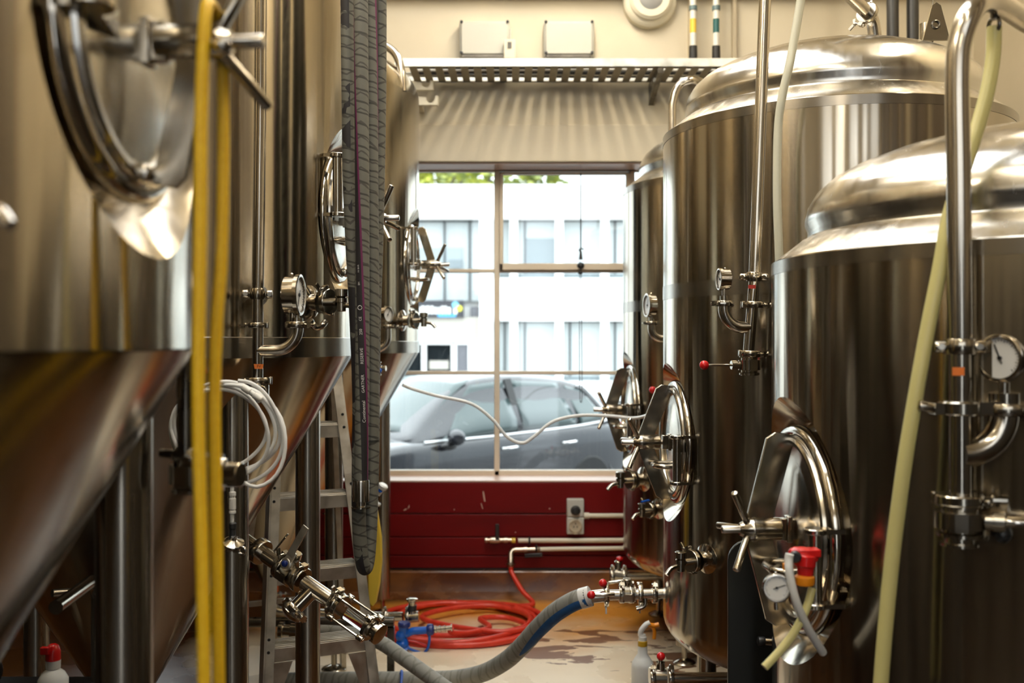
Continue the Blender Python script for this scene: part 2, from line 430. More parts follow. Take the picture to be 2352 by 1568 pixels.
# far wall with the window opening
WXL, WXR, WZ0, WZ1, WD = -2.50, 2.32, .647, 2.477, .32
b = MB()
b.box(((-WX + WXL) / 2, WY1 + WD / 2, CZ / 2), (WXL + WX, WD, CZ))
b.box(((WX + WXR) / 2, WY1 + WD / 2, CZ / 2), (WX - WXR, WD, CZ))
b.box(((WXL + WXR) / 2, WY1 + WD / 2, (WZ1 + CZ) / 2), (WXR - WXL, WD, CZ - WZ1))
b.box(((WXL + WXR) / 2, WY1 + WD / 2, WZ0 / 2), (WXR - WXL, WD, WZ0))
wf = struct(b.build('wall_far', CREAM, loc=(0, WY1, 0)))
# board-marked ledge and beam on the wall above the window
b = MB(); b.box((0, WY1 - .012, 2.585), (2 * WX, .024, .215)); struct(b.build('trim_3', CREAM, bevel=.006))
struct(MB().box((0, WY1 - .05, 3.63), (2 * WX, .1, .42)).build('trim_4', CREAMD, bevel=.01))
# pilaster strips behind the kettle row
for x in (1.02, 1.27): struct(MB().box((x, WY1 - .02, 3.17), (.02, .04, .5)).build('trim_5', CREAMD))
# red boards below the window
b = MB()
for z0, z1 in ((.155, .225), (.229, .33), (.334, .462), (.468, .643)): b.box((0, WY1 - .015, (z0 + z1) / 2), (2 * WX, .03, z1 - z0))
rb = struct(b.build('trim_6', REDW, bevel=.004))
b = MB()
for (x, z, w_, h_, r) in ((-.16, .565, .012, .085, .16), (-.172, .51, .006, .05, .3), (-.61, .49, .03, .010, .5), (-.59, .505, .008, .03, -.3), (.215, .495, .010, .012, 0), (-.33, .49, .006, .012, 0), (.02, .36, .01, .008, .4), (-.08, .365, .008, .006, .2)):
    c, s_ = math.cos(r), math.sin(r)
    poly = []
    for k in range(9):
        t = k / 8 * 2 * math.pi; q = .8 + .2 * math.sin(3.1 * k + x * 40)
        u, v_ = math.cos(t) * w_ / 2 * q, math.sin(t) * h_ / 2 * q; poly.append((u * c - v_ * s_, u * s_ + v_ * c))
    b.slab(poly, (x, WY1 - .0305, z), (1, 0, 0), (0, 0, 1), .0012)
ch = struct(b.build('trim_7', CHIP))
# dark gap and cove base
struct(MB().box((0, WY1 - .008, .151), (2 * WX, .016, .016)).build('trim_8', BLACKP))
b = MB(); prof = [(0, .143), (-.05, .143), (-.056, .136), (-.058, .07), (-.07, .03), (-.10, .008), (-.13, .0), (0, 0)]
b.rings([[(x, WY1 + a, z) for a, z in prof] for x in (-WX, WX)]); struct(b.build('baseboard_far', COVE))
# window: frame, bars, panes, sash
FY = 5.955
def wbar(b, x0, x1, z0, z1, y=FY, t=.05): b.box(((x0 + x1) / 2, y, (z0 + z1) / 2), (x1 - x0, t, z1 - z0))
win = bpy.data.objects.new('window_1', None); COL.objects.link(win); win.location = (0, FY, WZ0); WL['window_1'] = V((0, FY, WZ0)); struct(win)
b = MB()
wbar(b, WXL, WXL + .05, WZ0, WZ1); wbar(b, WXR - .05, WXR, WZ0, WZ1); wbar(b, WXL, WXR, WZ1 - .015, WZ1); wbar(b, WXL, WXR, WZ0, WZ0 + .035)
mulls = (-1.702, -.896, -.090, .716, 1.522)
for x in mulls: wbar(b, x - .016, x + .016, WZ0, WZ1)
for z in (1.263, 1.872): wbar(b, WXL, WXR, z - .011, z + .011, t=.04)
b.build('window_frame', FRAMEP, win, bevel=.004)
b = MB()
x0, x1, z0, z1 = -.074, .700, 1.874, 2.455
for q in ((x0, x0 + .022, z0, z1), (x1 - .022, x1, z0, z1), (x0, x1, z0, z0 + .04), (x0, x1, z1 - .012, z1)): wbar(b, *q, y=FY - .02, t=.05)
b.build('sash', FRAMEP, win, bevel=.004)
g, gnt, gb = new_mat('window_glass')
gnt.nodes.remove(gb)
tr = node(gnt, 'ShaderNodeBsdfTransparent'); gl = node(gnt, 'ShaderNodeBsdfGlossy', Roughness=.02); fr = node(gnt, 'ShaderNodeFresnel', IOR=1.5); ms = node(gnt, 'ShaderNodeMixShader')
tr.inputs[0].default_value = (.93, .97, .97, 1)
gnt.links.new(fr.outputs[0], ms.inputs[0]); gnt.links.new(tr.outputs[0], ms.inputs[1]); gnt.links.new(gl.outputs[0], ms.inputs[2])
gnt.links.new(ms.outputs[0], gnt.nodes['Material Output'].inputs[0])
xs = [WXL + .05] + list(mulls) + [WXR - .05]; zs = [WZ0 + .035, 1.263, 1.872, WZ1 - .015]
for i in range(len(xs) - 1):
    for j in range(3):
        MB().box(((xs[i] + xs[i + 1]) / 2, FY + .008, (zs[j] + zs[j + 1]) / 2), (xs[i + 1] - xs[i], .004, zs[j + 1] - zs[j])).build('pane', g, win)
MB().box(((WXL + WXR) / 2, (WY1 + FY) / 2 - .01, WZ0 + .004), (WXR - WXL, FY - WY1 + .03, .008)).build('window_sill', PINKW, win)
MB().box(((WXL + WXR) / 2, (WY1 + FY) / 2, WZ1 - .004), (WXR - WXL, FY - WY1, .008)).build('window_head', PINKW, win)
# unseen rear wall; window and doorway openings added to stripe the tank reflections
ops = [(-2.2, -1.35, 2.15, 3.75), (-1.05, -.35, 2.15, 3.75), (.15, .75, .0, 3.75), (1.15, 1.5, 2.15, 3.75), (1.8, 2.35, 2.15, 3.75)]
b = MB(); x = -WX
for (x0, x1, z0, z1) in ops:
    b.box(((x + x0) / 2, WY0 - .1, CZ / 2), (x0 - x, .2, CZ))
    b.box(((x0 + x1) / 2, WY0 - .1, (z1 + CZ) / 2), (x1 - x0, .2, CZ - z1))
    if z0 > 0: b.box(((x0 + x1) / 2, WY0 - .1, z0 / 2), (x1 - x0, .2, z0))
    x = x1
b.box(((x + WX) / 2, WY0 - .1, CZ / 2), (WX - x, .2, CZ))
struct(b.build('wall_rear', CREAM, loc=(0, WY0, 0)))
b = MB(); b.box((-1.25, WY0 + .02, 1.1), (2.78, .04, 2.2)); b.box((1.7, WY0 + .02, 1.1), (1.88, .04, 2.2)); struct(b.build('trim_9', DARKW))  # added dark sheet on the lower rear wall, darkens the kettle reflections

# ceiling lamps over the aisle (real fittings, above the frame)
LAMP, lnt, lb = new_mat('lamp_diffuser')
lb.inputs['Emission Color'].default_value = (1., .88, .68, 1); lb.inputs['Emission Strength'].default_value = LAMPS if 'LAMPS' in globals() else 52.
for i, (x, y) in enumerate(((.3, 4.6), (-1.0, 2.2), (0., .0), (-.1, -2.2), (1.95, 3.0), (-1.9, 0.4))):
    t = thing('ceiling_light', ('long fluorescent batten hung across the aisle ceiling, %s' % ('by the street window', 'between the far tanks', 'over the aisle', 'behind the tanks', 'above the domed kettles', 'above the conical tanks')[i]), 'light', (x, y, CZ - .25), 'ceiling lights')
    MB().box((x, y, CZ - .22), (.16, 1.5, .05)).build('housing', WHITEP, t, bevel=.006)
    b = MB(); b.tube([(x, y - .73, CZ - .275), (x, y + .73, CZ - .275)], .04, 12); b.build('diffuser', LAMP, t)
    for s_ in (-.6, .6): MB().cyl((x, y + s_, CZ - .2), (x, y + s_, CZ), .006, n=8).build('hanger', GALV, t)

# unseen dark posts added beside the camera to break up the tank reflections
b = MB()
for y0, y1 in ((-3.9, -3.0), (-2.6, -1.95), (-1.5, -.55), (-.25, .12), (.58, .90), (1.02, 1.42), (1.62, 2.1)): b.box((WX - .04, (y0 + y1) / 2, (1.61 + CZ) / 2), (.08, y1 - y0, CZ - 1.61))
struct(b.build('trim_12', noisy('reflection_posts', ((.07, .05, .03), (.11, .08, .05)), 3, (.4, .6))))
# ------------------------------------------------------------------ tank fittings
def clamp_mesh(b, c, ax, r, h=.020, wing=None):
    """tri-clamp ring with a wing nut on side `wing`"""
    c = V(c); ax = V(ax).normalized()
    b.turn(c - ax * h / 2, ax, [(0, r * .62), (0, r * .96), (h * .12, r), (h * .88, r), (h, r * .96), (h, r * .62)], 24)
    if wing is not None:
        w_ = V(wing); w_ = (w_ - ax * w_.dot(ax)).normalized(); s_ = ax.cross(w_)
        p = c + w_ * r * .98
        b.box(p + w_ * .004, (h * .9, h * .9, h * .9), Matrix((s_, w_, ax)).transposed())
        b.pin(p + w_ * .006 - s_ * h * .9, p + w_ * .006 + s_ * h * 1.5, h * .28, 10)
        q = p + w_ * .008 + s_ * h * 1.5
        b.ball(q, h * .5, (.6, .6, 1), 10, 6)
        b.bar(q, q + w_ * h * 1.3 + s_ * h * .5, h * .55, h * .28, ax); b.bar(q, q - w_ * h * .9 + s_ * h * .6, h * .55, h * .28, ax)
        o = c - w_ * r * 1.0
        b.pin(o - ax * h * .6, o + ax * h * .6, h * .3, 10)
    return b
def gauge(par, c, face, r, depth, up=(0, 0, 1), needle=2.3, label=None):
    """dial gauge: case, glass, dial, needle. c = centre of the face"""
    c = V(c); f = V(face).normalized(); u = V(up); u = (u - f * u.dot(f)).normalized(); x = u.cross(f)
    b = MB(); k = c - f * depth
    b.turn(k, f, [(0, r * .80), (.003, r * .9), (depth * .72, r * .92), (depth * .74, r), (depth * .97, r), (depth, r * .95), (depth, r * .86), (depth - .005, r * .86)], 36, False)
    b.turn(k, f, [(0, r * .80), (.001, .001)], 36, False)
    b.cyl(k + f * depth * .45 - u * r * .8, k + f * depth * .45 - u * (r + .016), r * .17)
    b.turn(k + f * depth * .4 + u * r * .9, u, [(0, r * .10), (r * .1, r * .10), (r * .16, r * .03)], 10)
    g_ = b.build('pressure_gauge', POL, par)
    if label: g_['label'] = label
    b = MB(); b.turn(c - f * .0075, f, [(0, r * .86), (.001, r * .86)], 32); d = b.build('dial', DIAL, g_)
    b = MB()
    for i in range(28):
        a = R_(225 - i * 10); l = .12 if i % 3 == 0 else .07
        dv = x * math.cos(a) + u * math.sin(a)
        b.bar(c - f * .006 + dv * r * (.78 - l), c - f * .006 + dv * r * .78, r * .025, .0006, f)
    b.build('dial_marking', INK, g_)
    b = MB(); dv = x * math.cos(needle) + u * math.sin(needle)
    b.bar(c - f * .0045 - dv * r * .25, c - f * .0045 + dv * r * .62, r * .055, .0008, f); b.cyl(c - f * .006, c - f * .003, r * .09, n=12); b.build('needle', INK, g_)
    return g_
def sample_valve(par, o, n, s=1., blue=False):
    """clamped sample cock on a short stub. o on the shell, n outward"""
    o = V(o); n = V(n).normalized(); up = V((0, 0, 1)); x = up.cross(n).normalized()
    b = MB(); b.turn(o - n * .02 * s, n, [(0, .052 * s), (.02 * s, .052 * s), (.026 * s, .040 * s), (.030 * s, .026 * s), (.060 * s, .025 * s), (.060 * s, .036 * s), (.064 * s, .036 * s)], 28)
    v = b.build('sample_valve', POL, par)
    b = MB(); clamp_mesh(b, o + n * .066 * s, n, .040 * s, .017 * s, -x * .4 + up); b.build('clamp', SATIN, v)
    b = MB()
    b.cyl(o + n * .066 * s, o + n * .10 * s, .012 * s); e = o + n * .115 * s
    b.turn(e - up * .03 * s, up, [(0, .011 * s), (.002, .014 * s), (.026 * s, .014 * s), (.028 * s, .018 * s), (.040 * s, .018 * s), (.042 * s, .012 * s), (.046 * s, .020 * s), (.066 * s, .020 * s), (.068 * s, .016 * s)], 18)
    b.build('valve_body', SATIN, v)
    b = MB(); b.tube(spline([e - up * .012 * s, e + n * .025 * s - up * .012 * s, e + n * .045 * s - up * .018 * s, e + n * .062 * s - up * .034 * s], 5), .0075 * s, 12); b.build('spout', POL, v)
    if blue:
        b = MB(); b.bar(e + up * .045 * s, e + up * .05 * s - n * .05 * s, .016 * s, .006 * s); b.build('valve_lever', BLUEP, v)
    return v
def butterfly(par, c, ax, r, lever, llen, knob=None, knob_r=.016, name='butterfly_valve', rod=.0045):
    """butterfly valve: body ring, clamp ears, bonnet and lever rod with an optional ball knob"""
    c = V(c); ax = V(ax).normalized(); l = V(lever); l = (l - ax * l.dot(ax)).normalized(); s_ = ax.cross(l)
    b = MB()
    b.turn(c - ax * .03, ax, [(0, r * .62), (0, r * 1.02), (.006, r * 1.02), (.008, r * .82), (.014, r * .82), (.015, r * 1.12), (.045, r * 1.12), (.046, r * .82), (.052, r * .82), (.054, r * 1.02), (.060, r * 1.02), (.060, r * .62)], 28)
    for k in (-1, 1): b.box(c + s_ * k * r * 1.12, (.016, .022, .034), Matrix((s_, l, ax)).transposed())
    b.turn(c + l * r * .9, l, [(0, r * .42), (r * .5, r * .42), (r * .5, r * .5), (r * .95, r * .5), (r * 1.0, r * .44)], 20)
    v = b.build(name, SATIN, par)
    if llen:
        p0 = c + l * r * 1.6; p1 = p0 + l * llen
        MB().pin(p0 - l * .01, p1, rod, 12).build('valve_lever', POL, v)
        if knob: 
            k = MB().ball(p1 + l * knob_r * .6, knob_r).build('lever_knob', knob, v); k['label'] = 'round ball knob on the lever'
    return v
def bracket(par, c, ax, r, back, w=None):
    """two-bolt pipe bracket with a strut back to the shell"""
    c = V(c); ax = V(ax).normalized(); bk = V(back); s_ = ax.cross(bk).normalized(); w = w or r * 2.1
    b = MB()
    b.turn(c - ax * .014, ax, [(0, r * .95), (0, r * 1.22), (.002, r * 1.28), (.026, r * 1.28), (.028, r * 1.22), (.028, r * .95)], 24)
    for k in (-1, 1):
        q = c + s_ * k * w
        b.pin(q - s_ * r * .55, q + s_ * r * .55, .0115, 14)
        b.cyl(q, q - bk.normalized() * .0125, .006, n=10)
    b.cyl(c, c + bk, .008, n=10)
    b.turn(c + bk * .97, bk, [(0, .03), (.004, .03)], 20)
    return b.build('pipe_bracket', SATIN, par)
def door(root, cx, cy, R, z, th, side, ring, armw, recess=.085, hub_s=.12, mat=STEEL, arm_mat=SATIN, phase=0., knob_len=.10, grip=True, hinge_l=.17, arm_len=None, hoff=0.):
    """manway: ring, dished door with crossbar, star nut, threaded rod, grip and hinge. Returns the frame of the opening"""
    c_, s_ = math.cos(R_(th)), math.sin(R_(th))
    n = V((side * c_, -s_, 0)); t = V((-side * s_, -c_, 0)); up = V((0, 0, 1))
    o = V((cx, cy, z)) + n * R
    M = frame(o, t, up, n)
    def L(a, b_, c): return o + t * a + up * b_ + n * c
    b = MB(); b.turn(L(0, 0, -recess - .01), n, [(0, ring * .90), (0, ring), (recess * .55, ring), (recess * .55, ring * .9)], 64, False)
    b.torus(L(0, 0, -recess * .42), n, ring, .017, 64, 12)
    rg = b.build('manway_ring', POL, root)
    b = MB(); b.turn(L(0, 0, -recess * .42), n, [(0, ring * .955), (.012, ring * .955), (.016, ring * .93), (.012, ring * .90), (.008, ring * .86), (.016, ring * .6), (.024, ring * .3), (.027, .001)], 64, False)
    b.torus(L(0, 0, -recess * .42 + .014), n, ring * .90, .011, 64, 10)
    d = b.build('manway_door', DOME if mat is STEEL else STEEL_R, root)
    # crossbar: a bent upright plate from the top latch out to the nut and back to the bottom latch
    A = arm_len or ring * .97; a0 = -recess * .32 if side < 0 else -recess * .1 + .004
    hs = hub_s - .035
    out = [(a0, A), (a0 + armw * .7, A + .006), (a0 + armw, A - .008), (hs + armw * .55, .03), (hs + armw * .55, -.03), (a0 + armw, -A + .008), (a0 + armw * .7, -A - .006), (a0, -A), (hs - armw * .35, -.03), (hs - armw * .35, .03)]
    b = MB(); b.slab(out, o, n, up, .009)
    b.build('crossbar', arm_mat, d, bevel=.002)
    for k in (-1, 1):
        b = MB()
        b.pin(L(-.028, k * (A - .012), a0 - .006), L(.028, k * (A - .012), a0 - .006), .0125, 14)
        b.cyl(L(0, k * (A - .012), -recess * .6), L(0, k * (A - .012), a0 + .004), .011, n=14)
        b.build('latch_pin', SATIN, d)
    # star nut
    h0, h1 = hub_s - .075, hub_s + .02; hk = 1.2 if side < 0 else 1.
    b = MB(); b.turn(L(0, 0, h0), n, [(0, .021 * hk), (.003, .0225 * hk), (.058, .0225 * hk), (.059, .0245 * hk), (.064, .0245 * hk), (.065, .0225 * hk), (h1 - h0 - .02, .021 * hk), (h1 - h0, .014)], 24)
    hb = b.build('star_nut', SATIN, d)
    b = MB()
    for k in range(3):
        a = R_(phase + 120 * k); r_ = t * math.cos(a) + up * math.sin(a)
        p = o + n * (hub_s + .002) + r_ * .015
        b.pin(p, p + (r_ * .86 + n * .42) * knob_len, .0085, 12)
    b.build('nut_spoke', SATIN, d)
    b = MB(); b.pin(L(0, 0, -.03), L(0, 0, hub_s + .062), .0095, 14); b.build('threaded_rod', PIPE, d)
    b = MB(); b.box(L(0, 0, -.018), (.03, .06, .03), Matrix((t, up, n)).transposed()); b.box(L(.0, .0, .006), (.022, .05, .02), Matrix((t, up, n)).transposed()); b.build('rod_block', SATIN, d, bevel=.002)
    if grip:
        b = MB(); q = L(ring * .5, -.075, -.02)
        b.tube(arc_corner([q, q + n * .075, q + n * .075 - t * .10 , q - t * .10 + n * .0], .03, 6), .009, 12); b.build('grip_handle', SATIN, d)
    # hinge on the near side
    hx = ring * 1.0
    b = MB(); hl = hinge_l
    b.cyl(L(hx, hoff - hl / 2, .008), L(hx, hoff + hl / 2, .008), .0145, n=18)
    for k in (-1, 1):
        b.turn(L(hx, hoff + k * hl / 2 - .006, .008), up, [(0, .022), (.002, .024), (.010, .024), (.012, .022)], 20)
        b.bar(L(hx, hoff + k * hl / 2, .008), L(hx, hoff + k * hl / 2, -recess * .9), .03, .010, up)
    b.bar(L(hx - .005, 0, .004), L(ring * .35, 0, -.022), .035, .012, n)
    b.build('hinge', SATIN, root)
    return o, n, t, up
def cut_recess(shell, o, n, r0, r1, depth):
    b = MB(); b.turn(o - n * depth, n, [(0, r0 * .985), (.012, r0), (depth * .6, r0 + (r1 - r0) * .35), (depth + .01, r1), (depth + .12, r1 + (r1 - r0) * 1.5)], 96)
    cut = b.build('recess_cutter', POL, loc=(0, 0, 0))
    md = shell.modifiers.new('recess', 'BOOLEAN'); md.operation = 'DIFFERENCE'; md.object = cut; md.solver = 'EXACT'
    dg = bpy.context.evaluated_depsgraph_get(); me = bpy.data.meshes.new_from_object(shell.evaluated_get(dg))
    shell.modifiers.clear(); old = shell.data; shell.data = me; bpy.data.meshes.remove(old); bpy.data.objects.remove(cut)
    me.polygons.foreach_set('use_smooth', [True] * len(me.polygons)); me.set_sharp_from_angle(angle=R_(24)); me.name = 'shell'
def lathe(prof, cx, cy, n=128, caps=True):
    b = MB(); b.turn((cx, cy, 0), (0, 0, 1), [(z, r) for r, z in prof], n, caps); return b
def leg(root, x, y, ztop, r, foot=True):
    b = MB(); b.cyl((x, y, .085), (x, y, ztop), r, n=28); l = b.build('leg', LEGST, root)
    b = MB(); b.turn((x, y, 0), (0, 0, 1), [(0, r * 1.35), (.008, r * 1.38), (.014, r * 1.2), (.024, r * .5), (.026, r * .32), (.10, r * .32)], 24); b.build('adjustable_foot', SATIN, l)
    return l

def cone_tank(label, cx, cy, R, zs, ztop, zdoor, th, legs, legr, lr, ring=.185, phase=0., rec=(.205, .285), band=True, grip=True, hub=.095):
    root = thing('conical_tank', label, 'tank', (cx, cy, 0), 'conical fermenting tanks')
    k = .594; h = R / k; rb = .045
    b = lathe([(rb, zs - h + rb / k), (R - .03, zs - .03 / k), (R - .012, zs - .012 / k), (R - .002, zs - .002)], cx, cy); b.build('cone', CONE, root)
    b = lathe([(R, zs), (R, ztop)], cx, cy); sh = b.build('shell', STEEL, root)
    if band: b = lathe([(R + .0015, zs - .004), (R + .0015, zs + .05), (R, zs + .052)], cx, cy, caps=False).build('weld_band', DULL, root)
    rr = .16; pr = [(R - rr + rr * math.cos(R_(a)), ztop + rr * math.sin(R_(a))) for a in range(0, 61, 10)]
    r0, z0 = pr[-1]; pr += [(r0 * .7, z0 + .09), (r0 * .35, z0 + .13), (.02, z0 + .14)]
    lathe(pr, cx, cy).build('dome', STEEL, root)
    o, n, t, up = door(root, cx, cy, R, zdoor, th, 1, ring, .045, phase=phase, hoff=.072, grip=grip, hub_s=hub)
    cut_recess(sh, o, n, rec[0], rec[1], .085)
    for a in legs: leg(root, cx + lr * math.cos(R_(a)), cy + lr * math.sin(R_(a)), zs - (R - lr) / k - .02 + .12, legr)
    zo = zs - h + rb / k
    b = MB(); b.cyl((cx, cy, zo + .01), (cx, cy, zo - .07), .035); clamp_mesh(b, (cx, cy, zo - .06), (0, 0, 1), .05, .02, (1, -.3, 0)); b.build('bottom_outlet', SATIN, root)
    return root
def kettle(label, cx, cy, R, zb, zr, zdoor, th, ring, legs, arm=.066, phase=0., rec=None, hub=.10, band=True):
    root = thing('domed_tank', label, 'tank', (cx, cy, 0), 'domed bright tanks')
    e = .09; bot = [(.05, zb - .22), (R * .5, zb - .155), (R * .8, zb - .105)] + [(R - e + e * math.cos(R_(a)), zb + e * math.sin(R_(a))) for a in (-65, -50, -35, -20, -8)]
    b = lathe(bot + [(R, zb + .01), (R, zr - .008), (R - .006, zr)], cx, cy); sh = b.build('shell', STEEL_R, root)
    zw = zr - .30
    if band: lathe([(R + .0012, zb + 1.14), (R + .0012, zb + 1.19)], cx, cy, caps=False).build('weld_band', DULL, root)
    b = lathe([(R + .0012, zr - .034), (R + .0012, zr - .004)], cx, cy, caps=False); b.build('rim_band', DULL, root)
    n_ = R - .082
    pr = [(R - .006, zr), (n_ + .012, zr + .050), (n_, zr + .056), (n_ - .004, zr + .060), (n_ - .004, zr + .075), (n_ + .002, zr + .090), (n_ + .002, zr + .105), (n_ - .006, zr + .135), (n_ - .026, zr + .168), (n_ - .06, zr + .198), (n_ - .11, zr + .225), (n_ - .19, zr + .255), (n_ - .30, zr + .283), (n_ - .42, zr + .302), (.03, zr + .308)]
    lathe(pr, cx, cy).build('dome', DOME, root)
    o, n, t, up = door(root, cx, cy, R, zdoor, th, -1, ring, arm, mat=STEEL_R, phase=phase, hub_s=hub, hinge_l=.155, hoff=-.04)
    cut_recess(sh, o, n, *(rec or (ring + .02, ring + .085)), .085)
    for a in legs: leg(root, cx + .545 * math.cos(R_(a)) , cy + .545 * math.sin(R_(a)), zb - .05, .038)
    b = MB(); b.cyl((cx, cy, zb - .2), (cx, cy, zb - .27), .03); b.build('bottom_outlet', SATIN, root)
    return root
def surf(root, R, px):
    """point on the near side of a tank shell along pixel column px, with the outward normal"""
    cx, cy = root.location.x, root.location.y; m = (px - 1176) / F
    a = 1 + m * m; b_ = m * cx + cy; c = cx * cx + cy * cy - R * R
    d = (b_ - math.sqrt(b_ * b_ - a * c)) / a
    p = V((m * d, d, 0)); n = V((p.x - cx, p.y - cy, 0)).normalized(); return p, n
UP = V((0, 0, 1))

T1 = cone_tank('near conical steel tank with the yellow hose over its door nut', -1.20, 1.30, .75, 1.44, 2.75, 1.828, 3, (33, -50, 150, 235), .046, .66, phase=100, band=False, grip=False, hub=.078)
T2 = cone_tank('middle conical steel tank with big round gauge and coiled white tubing on its valve', -1.20, 3.09, .70, 1.41, 2.70, 1.828, 3, (-42, 34, 140, 215), .042, .60, phase=72)
T3 = cone_tank('conical steel tank by the street window, behind the hanging grey hoses', -1.18, 4.90, .72, 1.40, 2.63, 1.825, 3, (-52, 40, 140, 215), .040, .64, phase=75)
B1 = kettle('nearest domed steel tank with milky tube and dial hung on its door', 1.23, 2.34, .60, .45, 1.645, 1.016, 3, .225, (45, 135, 225, 315), .07, phase=65, rec=(.25, .315), hub=.085, band=False)
B2 = kettle('domed steel tank between two others, red ball lever on its pipe', 1.15, 3.58, .60, .46, 2.197, 1.092, 3, .205, (133, 47, 227, 313), phase=60)
B3 = kettle('domed steel tank beside the window, half hidden behind its neighbour', 1.147, 4.88, .60, .45, 2.197, 1.118, 3, .205, (133, 47, 227, 313), phase=60, hub=.09)

# --- T2: cleaning pipe with bracket, clamps, gauge branch and butterfly valve
def cleaning(root, R, d, top, pts, bw, r, el, gz, gauge_c, gface, gr, gdep, sticker, valve, needle, elbow_side):
    """pts: dict of z heights / points along the pipe"""
    pass
d = 2.56
def Q(px, py): return P(px, py, d)
b = MB(); b.tube([Q(602, -420), Q(597, 300), Q(592, 672)], .0155, 20); b.tube([Q(592, 672), Q(591, 880)], .0145, 20)
cp = b.build('cleaning_pipe', PIPE, T2)
sp_, sn = surf(T2, .70, 590)
bracket(T2, Q(591, 675), UP, .0155, V((sp_.x, sp_.y, 0)) - V((Q(591, 675).x, d, 0)) , .03)
b = MB(); clamp_mesh(b, Q(591, 747), UP, .026, .013, (-1, -.5, 0)); b.build('clamp', SATIN, cp)
b = MB(); clamp_mesh(b, Q(592, 874), UP, .033, .017, (-1, -.6, 0)); b.build('clamp', SATIN, cp)
b = MB(); b.tube(arc_corner([Q(592, 805), Q(684, 805), Q(684, 752)], .072, 12), .0145, 20); b.build('elbow', PIPE, cp)
b = MB(); clamp_mesh(b, Q(682, 746), UP, .030, .016, (1, -.6, 0)); b.turn(Q(682, 746), UP, [(0, .0155), (.018, .0155), (.018, .006), (.03, .006)], 18); b.build('clamp', SATIN, cp)
gc = Q(692, 677) ; gauge(T2, gc, (1, -.06, 0), .0535, .042, needle=-2.0)
b = MB(); poly = [(-.010, -.006), (.011, -.006), (.013, .006), (-.012, .006)]
b.slab(poly, Q(597, 841) + V((0, -.0150, 0)), (1, 0, 0), (0, 0, 1), .0008); st = b.build('sticker', STICKO, cp); st['label'] = 'orange sticker marked FV'
so = Q(598, 841) + V((0, -.0156, 0)); text_mesh('FV', .0095, lambda x, y: so + V((x, 0, y)), 'sticker_lettering', INK, cp)
butterfly(T2, Q(592, 897), UP, .026, (-1, -.15, 0), .055, REDP, .0065, rod=.0022)
b = MB(); b.cyl(Q(592, 905), Q(592, 925), .014); b.torus(Q(604, 898) + V((0, -.022, 0)), (0, 1, 0), .014, .003, 24, 8); b.build('valve_outlet', SATIN, T2)
p, n = surf(T2, .70, 712); p.z = 1.45 - (694 - 784) / F * p.y
sample_valve(T2, p, n, .92)
# small curved vent tube hugging the shell beneath the sample valve
b = MB(); q = p + n * .03 + UP * -.055; x_ = UP.cross(n)
b.tube(spline([q + x_ * .03, q + x_ * .012 + UP * -.012, q + x_ * -.02 - UP * .015, q + x_ * -.04 + UP * .004], 5), .009, 12); b.build('vent_elbow', POL, T2)
# racking arm: valve, tee and sight glass pointing down over the ladder
a0 = V((-.93, 2.98, .945)); a1 = P(865, 1452, 2.66)
dr = (a1 - a0).normalized(); Ltot = (a1 - a0).length
def A(t): return a0 + (a1 - a0) * t
def tpx(px): # parameter where the arm crosses pixel column px
    lo, hi = 0., 1.
    for _ in range(40):
        m = (lo + hi) / 2; q = A(m)
        if q.x / q.y * F + 1176 < px: lo = m
        else: hi = m
    return lo
su = dr.cross(V((0, -1, 0))).normalized(); su = su if su.z > 0 else -su; sf = V((0, -1, 0)); sf = (sf - dr * sf.dot(dr)).normalized()
b = MB(); b.tube([A(0), A(tpx(655))], .0225, 20); b.tube([A(tpx(700)), A(tpx(768))], .0225, 20); arm = b.build('racking_arm', PIPE, T2)
b = MB(); clamp_mesh(b, A(tpx(597)), dr, .038, .026, None); b.build('clamp', SATIN, arm)
b = MB(); b.pin(A(tpx(618)), A(tpx(618)) + su * .075 + V((.022, 0, 0)), .0028, 8); b.build('clamp_pin', POL, arm)
for px_, w_ in ((648, su), (690, su), (772, su)):
    b = MB(); clamp_mesh(b, A(tpx(px_)), dr, .037, .019, w_ + sf * .3); b.build('clamp', SATIN, arm)
bv = butterfly(T2, A(tpx(668)), dr, .034, sf * .3 + su, 0., name='racking_valve')
b = MB(); q = A(tpx(668)) + su * .028 + sf * .03
b.turn(q, sf, [(0, .017), (.012, .019), (.016, .014)], 20); e = q + sf * .012
b.bar(e + su * .006, e + su * .024 + V((.012, 0, .012)), .026, .006, sf); b.bar(e + V((.010, 0, .022)), e + V((.058, -.01, .105)), .022, .005, sf); b.build('valve_lever', ALU, bv, bevel=.001)
MB().ball(e + sf * .006, .0095, (1, .6, 1)).build('lever_cap', BLUED, bv)
# tee branch hanging under the arm, closed by a clamp
tq = A(tpx(722)); td = (-su * .95 + V((-.45, -.35, 0))).normalized()
b = MB(); b.cyl(tq, tq + td * .072, .021); clamp_mesh(b, tq + td * .075, td, .040, .020, V((1, -.4, .2))); b.turn(tq + td * .083, td, [(0, .034), (.006, .036), (.012, .030), (.02, .012)], 24); b.build('tee_branch', POL, arm)
